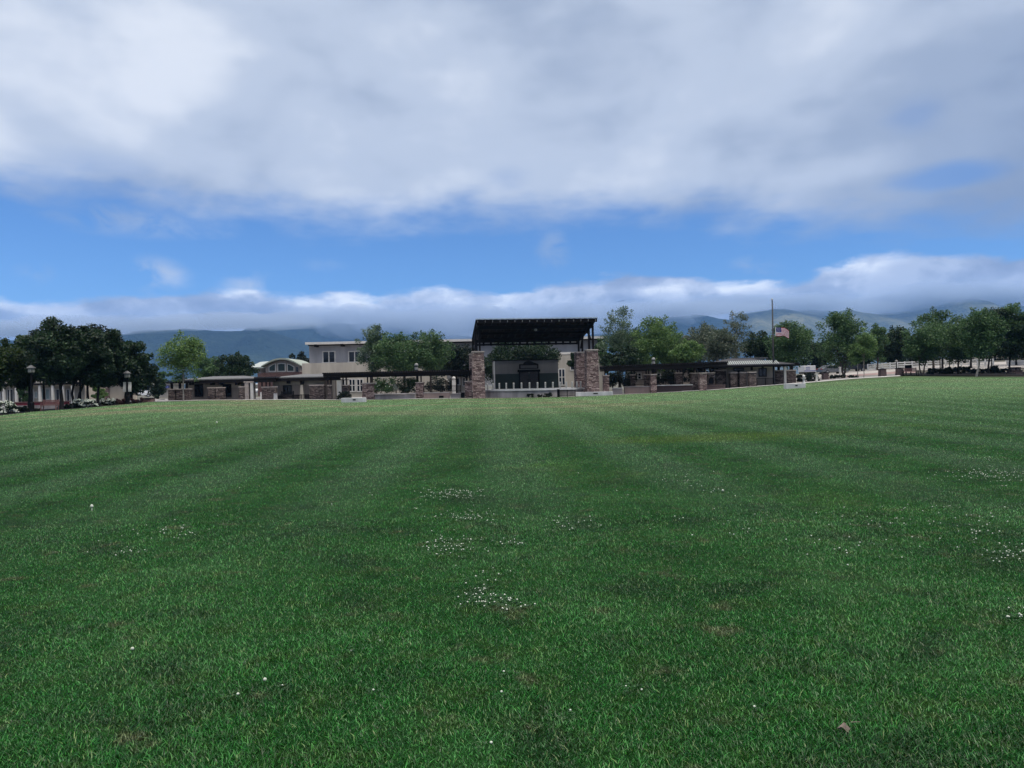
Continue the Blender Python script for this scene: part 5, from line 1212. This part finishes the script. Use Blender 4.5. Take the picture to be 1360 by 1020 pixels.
w = s.box('wall', RED, 19.5, 534.4, 90, None, 0, 0.3); s.box('coping', REDW, 19.0, 533.2, 90.5, 534.3, -0.05, 0.4); s.box('footing', CONCD, 19.2, 538.0, 90.3, None, -0.22, 0.21)
s = Site('shop_building', 'plain tan shop wall with a stone corner pier behind the banner lamp post', 'building', 160, 100)
s.box('wall', CREAM, 144.2, 505, 166, None, 0, 1.2); s.box('pier', STONE, 139.4, 505, 144.0, None, -0.25, 1); s.box('side_wall', TAN, 166.2, 505, 177, None, 0.5, 1.0)
for a in (168, 172.5): s.window(a, 518, a + 3.4, 531, 0.43, s.root, 1, 1, DWOOD, GLASS, 0.1)
for a in (165.4, 176.6): s.box('column', CREAM if a > 170 else DWOOD, a, 508, a + (3.2 if a > 170 else 1.4), None, -0.6, 0.35)
s.box('roof', DWOOD, 138, 502, 178, 504.9, -0.8, 2.6)
s.box('back_wall', TAN, 112, 508, 139.2, None, 2.0, 1); s.window(117, 517, 122, 531, 1.93, s.root, 1, 2, DWOOD, GLASS, 0.1)
s = Site('planter', 'square reddish brick planter at the right end of the reddish hedge', 'planter', 194.5, 75.2)
s.box('box', BRICK, 189.0, 529.6, 200.2, None, 0, 0.9); s.box('rim', BLACK, 188.6, 528.6, 200.6, 529.5, -0.05, 1.0)
s = Site('shed', 'small pale shed with a white roof edge beyond the white van', 'building', 216, 135)
s.box('wall', TAN2, 203, 510.5, 232, None, 0, 4); s.box('roof', OFFW, 201, 508.6, 234, 510.4, -0.5, 5); s.window(206, 513, 212, 519, -0.07, s.root, 2, 1, OFFW, GLASSL, 0.1)
s.box('canopy', BLUE, 214, 512.5, 222, 515.5, -0.9, 0.85)

# rail fence on the right
def fence(label, pts, Y0, Y1, ph, rails=3, H=1.0):
    n = len(pts); x0 = WX(pts[0], Y0); r = thing('rail_fence', label, 'fence', (x0, Y0, g(x0, Y0)))
    Pp = []
    for i, px in enumerate(pts):
        Y = Y0 + (Y1 - Y0) * i / (n - 1); x = WX(px, Y); Pp.append(Vector((x - x0, Y - Y0, g(x, Y) - g(x0, Y0))))
    for p in Pp: MB().box(p.x - 0.08, p.x + 0.08, p.y - 0.08, p.y + 0.08, p.z - 0.3, p.z + H + 0.08).build('post', WHITE, r)
    for a, b in zip(Pp[:-1], Pp[1:]):
        for k in range(rails):
            z = Vector((0, -0.1, H * (0.94 - k * 0.34))); MB().bar(a + z, b + z, 0.05, 0.17).build('rail', WHITE, r)
fence('white three rail fence from the brown bin to the two dark trunks', [1153 + 9.8 * i for i in range(11)], 120, 117, 0)
fence('white three rail fence running behind the long dark hedge', [1256 + 10.6 * i for i in range(7)], 117, 114, 0)
s = Site('low_wall', 'pale solid wall at the far right beyond the picnic table', 'wall', 1352, 112)
s.box('wall', OFFW, 1338, 479.5, 1400, None, 0, 0.25); s.box('coping', WHITE, 1337, 478.2, 1401, 479.4, -0.05, 0.36)

# vehicles
def vehicle(name, label, cat, px, Y, rz, paint, kind='car', base=None):
    x = WX(px, Y); r = thing(name, label, cat, (x, Y, g(x, Y)), rz)
    if kind == 'car': L, Wd, prof, win, ws = 4.5, 1.8, [(-2.25, 0.35), (2.2, 0.35), (2.25, 0.62), (2.1, 0.86), (1.0, 0.98), (0.45, 1.42), (-1.1, 1.45), (-1.95, 1.0), (-2.22, 0.92)], [(-1.55, 1.0), (0.78, 1.0), (0.38, 1.36), (-1.05, 1.38)], (-1.35, 1.4)
    elif kind == 'suv': L, Wd, prof, win, ws = 4.7, 1.9, [(-2.3, 0.42), (2.3, 0.42), (2.35, 0.75), (2.2, 1.02), (1.1, 1.12), (0.55, 1.72), (-1.9, 1.75), (-2.3, 1.1)], [(-1.95, 1.14), (0.92, 1.14), (0.48, 1.64), (-1.75, 1.66)], (-1.45, 1.45)
    else: L, Wd, prof, win, ws = 5.4, 2.0, [(-2.7, 0.42), (2.6, 0.42), (2.72, 0.8), (2.6, 1.15), (1.9, 1.25), (1.25, 2.25), (-2.6, 2.35), (-2.72, 1.2)], [(0.1, 1.3), (1.6, 1.3), (1.15, 2.05), (0.1, 2.1)], (-1.7, 1.75)
    ins = 0.07
    n = len(prof); mb = MB(); vs = []
    for yy, k in ((-Wd / 2, 1), (Wd / 2, 1)):
        for (a, b) in prof: vs.append((a, yy * (1 - 0.10 * max(0, (b - 0.9))), b))
    fs = [tuple(range(n)), tuple(range(n, 2 * n))[::-1]] + [(i + n, (i + 1) % n + n, (i + 1) % n, i) for i in range(n)]
    mb.add(vs, fs); body = mb.build('body', paint, r, bevel=0.06)
    for sd_ in (-1, 1):
        yv = [sd_ * (Wd / 2 * (1 - 0.10 * max(0, b - 0.9)) + 0.012) for a, b in win]
        vv = [(a, y_, b) for (a, b), y_ in zip(win, yv)] + [(a, y_ - sd_ * 0.03, b) for (a, b), y_ in zip(win, yv)]
        m = len(win); MB().add(vv, [tuple(range(m)), tuple(range(m, 2 * m))[::-1]] + [(i, (i + 1) % m, (i + 1) % m + m, i + m) for i in range(m)]).build('window', GLASS, r)
    # windscreen lies on the slope between bonnet and roof
    i = {'car': 4, 'suv': 4, 'van': 4}[kind]; (a0, b0_), (a1, b1) = prof[i], prof[i + 1]
    hw0 = Wd / 2 * 0.86; d = Vector((a1 - a0, 0, b1 - b0_)).normalized(); nn = Vector((d.z, 0, -d.x)) * 0.02
    P0 = Vector((a0, 0, b0_)) + d * 0.08; P1 = Vector((a1, 0, b1)) - d * 0.08
    q = [P0 + Vector((0, -hw0, 0)), P0 + Vector((0, hw0, 0)), P1 + Vector((0, hw0 * 0.95, 0)), P1 + Vector((0, -hw0 * 0.95, 0))]
    MB().add([v + nn for v in q] + [v - nn for v in q], [(0, 1, 2, 3), (7, 6, 5, 4), (0, 4, 5, 1), (1, 5, 6, 2), (2, 6, 7, 3), (3, 7, 4, 0)]).build('windscreen', GLASS, r)
    for sd_ in (-1, 1):
        fx_ = prof[2][0]; MB().box(fx_ - 0.12, fx_ + 0.03, sd_ * Wd * 0.36 - 0.16, sd_ * Wd * 0.36 + 0.16, prof[2][1], prof[2][1] + 0.15).build('headlight', LENS, r)
        MB().box(-L / 2 - 0.02, -L / 2 + 0.1, sd_ * Wd * 0.38 - 0.12, sd_ * Wd * 0.38 + 0.12, 0.75, 0.95).build('tail_light', TAILR, r)
        for wx in ws:
            yc = sd_ * (Wd / 2 - 0.08); w = MB(); w.tube([(wx, yc - 0.11, 0.33), (wx, yc + 0.11, 0.33)], [0.33, 0.33], 16); wo_ = w.build('wheel', TYRE, r)
            h = MB(); h.tube([(wx, yc + sd_ * 0.111, 0.33), (wx, yc + sd_ * 0.125, 0.33)], [0.2, 0.2], 12); h.build('rim', HUB, wo_)
    return r
vehicle('parked_car', 'white parked car partly hidden by the square brick planter', 'car', 186, 150, 0.5, CARW)
vehicle('van', 'white van parked nose on beyond the brick planter', 'van', 201.5, 172, -1.4, CARW, 'van')
vehicle('van', 'white van seen between the pale square columns', 'van', 341.5, 150, -1.45, CARW, 'van')
vehicle('parked_car', 'white car parked in front of the sloping gable', 'car', 594, 150, -0.6, CARW, 'suv')
vehicle('parked_car', 'grey car parked under the trees right of the brown bin', 'car', 1106, 118, 0.1, CARG, 'car')
vehicle('parked_car', 'dark car parked next to the grey car behind the twin trunks', 'car', 1131, 121, 0.05, CARD, 'suv')
vehicle('parked_car', 'white car with its bonnet showing above the dark hedge near the flagpole', 'car', 1084, 135, 0.1, CARW, 'car')
s = Site('trailer', 'white box trailer with blue printing on its side right of the flagpole', 'trailer', 1077, 112)
s.box('body', CARW, 1067.5, 485.6, 1083.4, 494.2, 0, 2.2, bevel=0.06)
a, b, c, d = s.span(1070.5, 486.8, 1076, 491.4, 0)
mb = MB()
for k in range(4):
    for j in range(2): mb.box(a + (b - a) * k / 4 + 0.02, a + (b - a) * (k + 0.7) / 4, -0.012, 0.01, c + (d - c) * (0.08 + 0.5 * j), c + (d - c) * (0.42 + 0.5 * j))
mb.build('printing', BLUE, s.root)
s.box('stripe', BLUE, 1068, 492.0, 1083, 493.0, -0.012, 0.02); s.box('chassis', BLACK, 1067.8, 494.3, 1083.1, 496.2, 0.1, 2.0)
for px in (1071.5, 1079):
    a, b, c, d = s.span(px - 1.6, 494.5, px + 1.6, 498, 0); w = MB(); w.tube([((a + b) / 2, 0.15, 0.34), ((a + b) / 2, 0.4, 0.34)], [0.34, 0.34], 16); wo_ = w.build('wheel', TYRE, s.root)
    h = MB(); h.tube([((a + b) / 2, 0.13, 0.34), ((a + b) / 2, 0.149, 0.34)], [0.2, 0.2], 12); h.build('rim', HUB, wo_)

# ------------------------------------------------------------------ clover and litter on the lawn
def clover():
    rg = np.random.default_rng(21); P = []
    spots = [(612, 657, 40, 8, 80), (575, 660, 45, 9, 22), (625, 689, 45, 11, 52), (585, 727, 34, 14, 36), (610, 722, 40, 16, 30), (678, 722, 22, 8, 14), (635, 795, 28, 16, 34), (672, 805, 26, 12, 20), (640, 762, 40, 25, 8),
             (1325, 632, 55, 10, 100), (1270, 632, 40, 8, 24), (1310, 610, 50, 10, 16), (1340, 738, 34, 13, 40), (1300, 700, 70, 25, 38), (1190, 690, 90, 25, 30), (1150, 730, 110, 25, 22), (760, 697, 45, 10, 22),
             (900, 640, 60, 12, 26), (960, 655, 22, 6, 8), (230, 710, 70, 14, 30), (160, 735, 60, 12, 10), (420, 588, 40, 6, 14), (1345, 820, 20, 14, 10), (980, 700, 120, 25, 20), (700, 900, 500, 100, 12), (680, 640, 600, 60, 50)]
    for px, py, sx_, sy_, n in spots:
        for _ in range(n):
            P.append(gp(px + rg.normal() * sx_ * 0.5, py + rg.normal() * sy_ * 0.5))
    ico = [(0, 0, 1)] + [(math.cos(k * 1.0472) * 0.9, math.sin(k * 1.0472) * 0.9, 0.35) for k in range(6)] + [(math.cos(k * 1.0472 + 0.5) * 0.75, math.sin(k * 1.0472 + 0.5) * 0.75, -0.5) for k in range(6)] + [(0, 0, -0.7)]
    fc = [(0, 1 + k, 1 + (k + 1) % 6) for k in range(6)] + [(1 + k, 7 + k, 1 + (k + 1) % 6) for k in range(6)] + [(1 + (k + 1) % 6, 7 + k, 7 + (k + 1) % 6) for k in range(6)] + [(7 + k, 13, 7 + (k + 1) % 6) for k in range(6)]
    V = []; Fc = []; LV = []; LF = []
    ico = np.array(ico); fc = np.array(fc)
    for k, (x, y) in enumerate(P):
        r = rg.uniform(0.0045, 0.0092); z = g(x, y) + rg.uniform(0.018, 0.034)
        V.append(ico * r * [1, 1, 0.85] + [x, y, z]); Fc.append(fc + 14 * k)
        for q in range(5):
            a = rg.uniform(0, 6.28); d_ = rg.uniform(0.01, 0.09); cx, cy, cz = x + math.cos(a) * d_, y + math.sin(a) * d_, g(x, y) + rg.uniform(0.014, 0.028)
            for w in range(3):
                b = a + w * 2.09; e = 0.011; i0 = len(LV)
                LV += [(cx, cy, cz), (cx + math.cos(b - 0.5) * e, cy + math.sin(b - 0.5) * e, cz + 0.003), (cx + math.cos(b) * e * 1.4, cy + math.sin(b) * e * 1.4, cz + 0.001), (cx + math.cos(b + 0.5) * e, cy + math.sin(b + 0.5) * e, cz + 0.003)]
                LF.append((i0, i0 + 1, i0 + 2, i0 + 3))
    o = npmesh('clover_flowers', np.concatenate(V), np.concatenate(Fc), 3, PETAL); tag(o, 'white clover heads scattered in loose patches over the lawn', 'clover', kind='stuff')
    o = npmesh('clover_leaves', np.array(LV), np.array(LF), 4, leaf_mat('leaf_clover', (0.012, 0.035, 0.012), (0.025, 0.065, 0.022), (0.05, 0.10, 0.035))); tag(o, 'low clover leaves between the grass blades of the lawn', 'clover', kind='stuff')
clover()
for k, (px, py, r_, lab) in enumerate(((352, 912, 0.010, 'single white clover head in the near lawn left of the middle, nearest the viewer'), (122, 678, 0.020, 'large pale mushroom in the lawn, leftmost of the white dots'), (288, 562, 0.04, 'small white ball lying on the far left lawn'),
                                     (176, 870, 0.010, 'single white clover head low in the left of the lawn'), (960, 655, 0.016, 'bright white mushroom in the lawn right of the middle'))):
    x, y = gp(px, py); nm = 'clover_flower' if r_ < 0.02 else ('ball' if 'ball' in lab else 'mushroom')
    t = thing(nm, lab, 'flower' if r_ < 0.02 else ('ball' if 'ball' in lab else 'mushroom'), (x, y, g(x, y)))
    if nm == 'mushroom':
        MB().lathe([(r_ * 0.35, 0), (r_ * 0.3, 0.05)], 8).build('stalk', PETAL, t); MB().lathe([(r_ * 0.9, 0.045), (r_ * 1.1, 0.052), (r_ * 0.9, 0.07), (r_ * 0.4, 0.082), (0.002, 0.085)], 12).build('cap', PETAL, t, True)
    elif nm == 'ball': MB().ball((0, 0, r_ * 0.9), r_, 12, 8).build('shell', PETAL, t, True)
    else: MB().lathe([(0.002, 0), (0.002, 0.035)], 5).build('stem', L_MID, t); MB().ball((0, 0, 0.04), r_, 10, 6, 0.9).build('head', PETAL, t)
def dry_leaf():
    x, y = gp(1121, 974); t = MB(); rg = random.Random(4); pts = []
    for k in range(14):
        a = k / 14 * 6.283; rr_ = 0.030 if k % 2 == 0 else 0.016; pts.append((math.cos(a) * rr_, math.sin(a) * rr_ * 0.8, 0.024 + 0.012 * math.sin(2 * a) + rg.uniform(-0.006, 0.006)))
    t.add(pts + [(0, 0, 0.05)], [(k, (k + 1) % 14, 14) for k in range(14)]); t.tube([(0.03, 0, 0.05), (0.07, -0.01, 0.055)], [0.0016, 0.001], 5)
    o = t.build('dry_leaf', mat('dead_leaf', (0.24, 0.19, 0.16), 0.8, 0.3, 40)); sm = o.modifiers.new('thick', 'SOLIDIFY'); sm.thickness = 0.0012
    o.location = (x, y, g(x, y)); tag(o, 'curled pale brown dead leaf lying in the near lawn at the right', 'leaf')
dry_leaf()

# ------------------------------------------------------------------ air
HAZE_D = 0.75e-4
hm = bpy.data.materials.new('haze_air'); hm.use_nodes = True; hn = hm.node_tree; hn.nodes.clear()
ho = hn.nodes.new('ShaderNodeOutputMaterial'); pv = hn.nodes.new('ShaderNodeVolumePrincipled'); hn.links.new(pv.outputs[0], ho.inputs['Volume'])
pv.inputs['Color'].default_value = (0.24, 0.50, 1.0, 1); pv.inputs['Density'].default_value = HAZE_D; pv.inputs['Anisotropy'].default_value = 0.0
hz_ = MB().box(-7600, 7600, -900, 7500, -12, 800).build('haze', hm); tag(hz_, 'thin blue air between the viewer and the hills', 'haze', kind='stuff')

# low cloud bank resting on the hill tops, built as volumes
mm = bpy.data.materials.new('hill_cloud'); mm.use_nodes = True; q_ = mm.node_tree; q_.nodes.clear()
mo = q_.nodes.new('ShaderNodeOutputMaterial'); mv = q_.nodes.new('ShaderNodeVolumePrincipled'); q_.links.new(mv.outputs[0], mo.inputs['Volume'])
mv.inputs['Color'].default_value = (0.50, 0.59, 0.74, 1); mv.inputs['Density'].default_value = 0.0034; mv.inputs['Anisotropy'].default_value = 0.0
def low_cloud(px, py, Y, w, h, d):
    """one lens of low cloud, thin at its rim, w x h photo pixels across at distance Y and d metres deep"""
    k = Y / F; x = WX(px, Y, py); z = ZZ(px, py, Y); a, c = w * k / 2, h * k / 2
    nu, nv = 40, 18; V = []; rg = random.Random(int(px)); ph = [rg.uniform(0, 6.28) for _ in range(6)]
    for j in range(nv + 1):
        th = math.pi * j / nv
        for i in range(nu):
            u = 2 * math.pi * i / nu
            n = 1 + 0.14 * math.sin(3 * u + ph[0]) * math.sin(2 * th + ph[1]) + 0.10 * math.sin(7 * u + ph[2]) * math.sin(3 * th + ph[3]) + 0.05 * math.sin(11 * u + ph[4])
            V.append((a * math.sin(th) * math.cos(u) * n, d / 2 * math.sin(th) * math.sin(u) * n, c * math.cos(th) * n))
    Q = [(j * nu + i, (j + 1) * nu + i, (j + 1) * nu + (i + 1) % nu, j * nu + (i + 1) % nu) for j in range(nv) for i in range(nu)]
    me = bpy.data.meshes.new('low_cloud'); me.from_pydata(V, [], Q); me.materials.append(mm); bm_ = bpy.data.objects.new('low_cloud', me); COL.objects.link(bm_)
    bm_.location = (x, Y, z); tag(bm_, kind='stuff'); tag(bm_, 'pale low cloud resting on the hill crest', 'low_cloud')
CRX = [-100, 60, 165, 250, 340, 400, 470, 560, 640, 760, 840, 900, 985, 1090, 1165, 1215, 1262, 1340, 1500]
CRY = [446, 444, 440, 433, 435, 427, 430, 434, 434, 430, 424, 416, 413, 411, 417, 409, 397, 404, 400]
rm = random.Random(12)
for k in range(30):
    px = -70 + k * 50 + rm.uniform(-15, 15); mid = 430 < px < 860
    cy = np.interp(px, CRX, CRY); Y = 3720 if px < 345 else (4950 if px < 960 else 5420)
    h = rm.uniform(12, 26) if not mid else rm.uniform(30, 52)
    low_cloud(px, cy - (h * 0.30 if not mid else 2) - rm.uniform(-1, 4), Y + rm.uniform(-60, 60), rm.uniform(90, 210), h, rm.uniform(300, 620))

low_cloud(1265, 392, 5380, 230, 34, 620); low_cloud(1340, 395, 5390, 200, 28, 560)
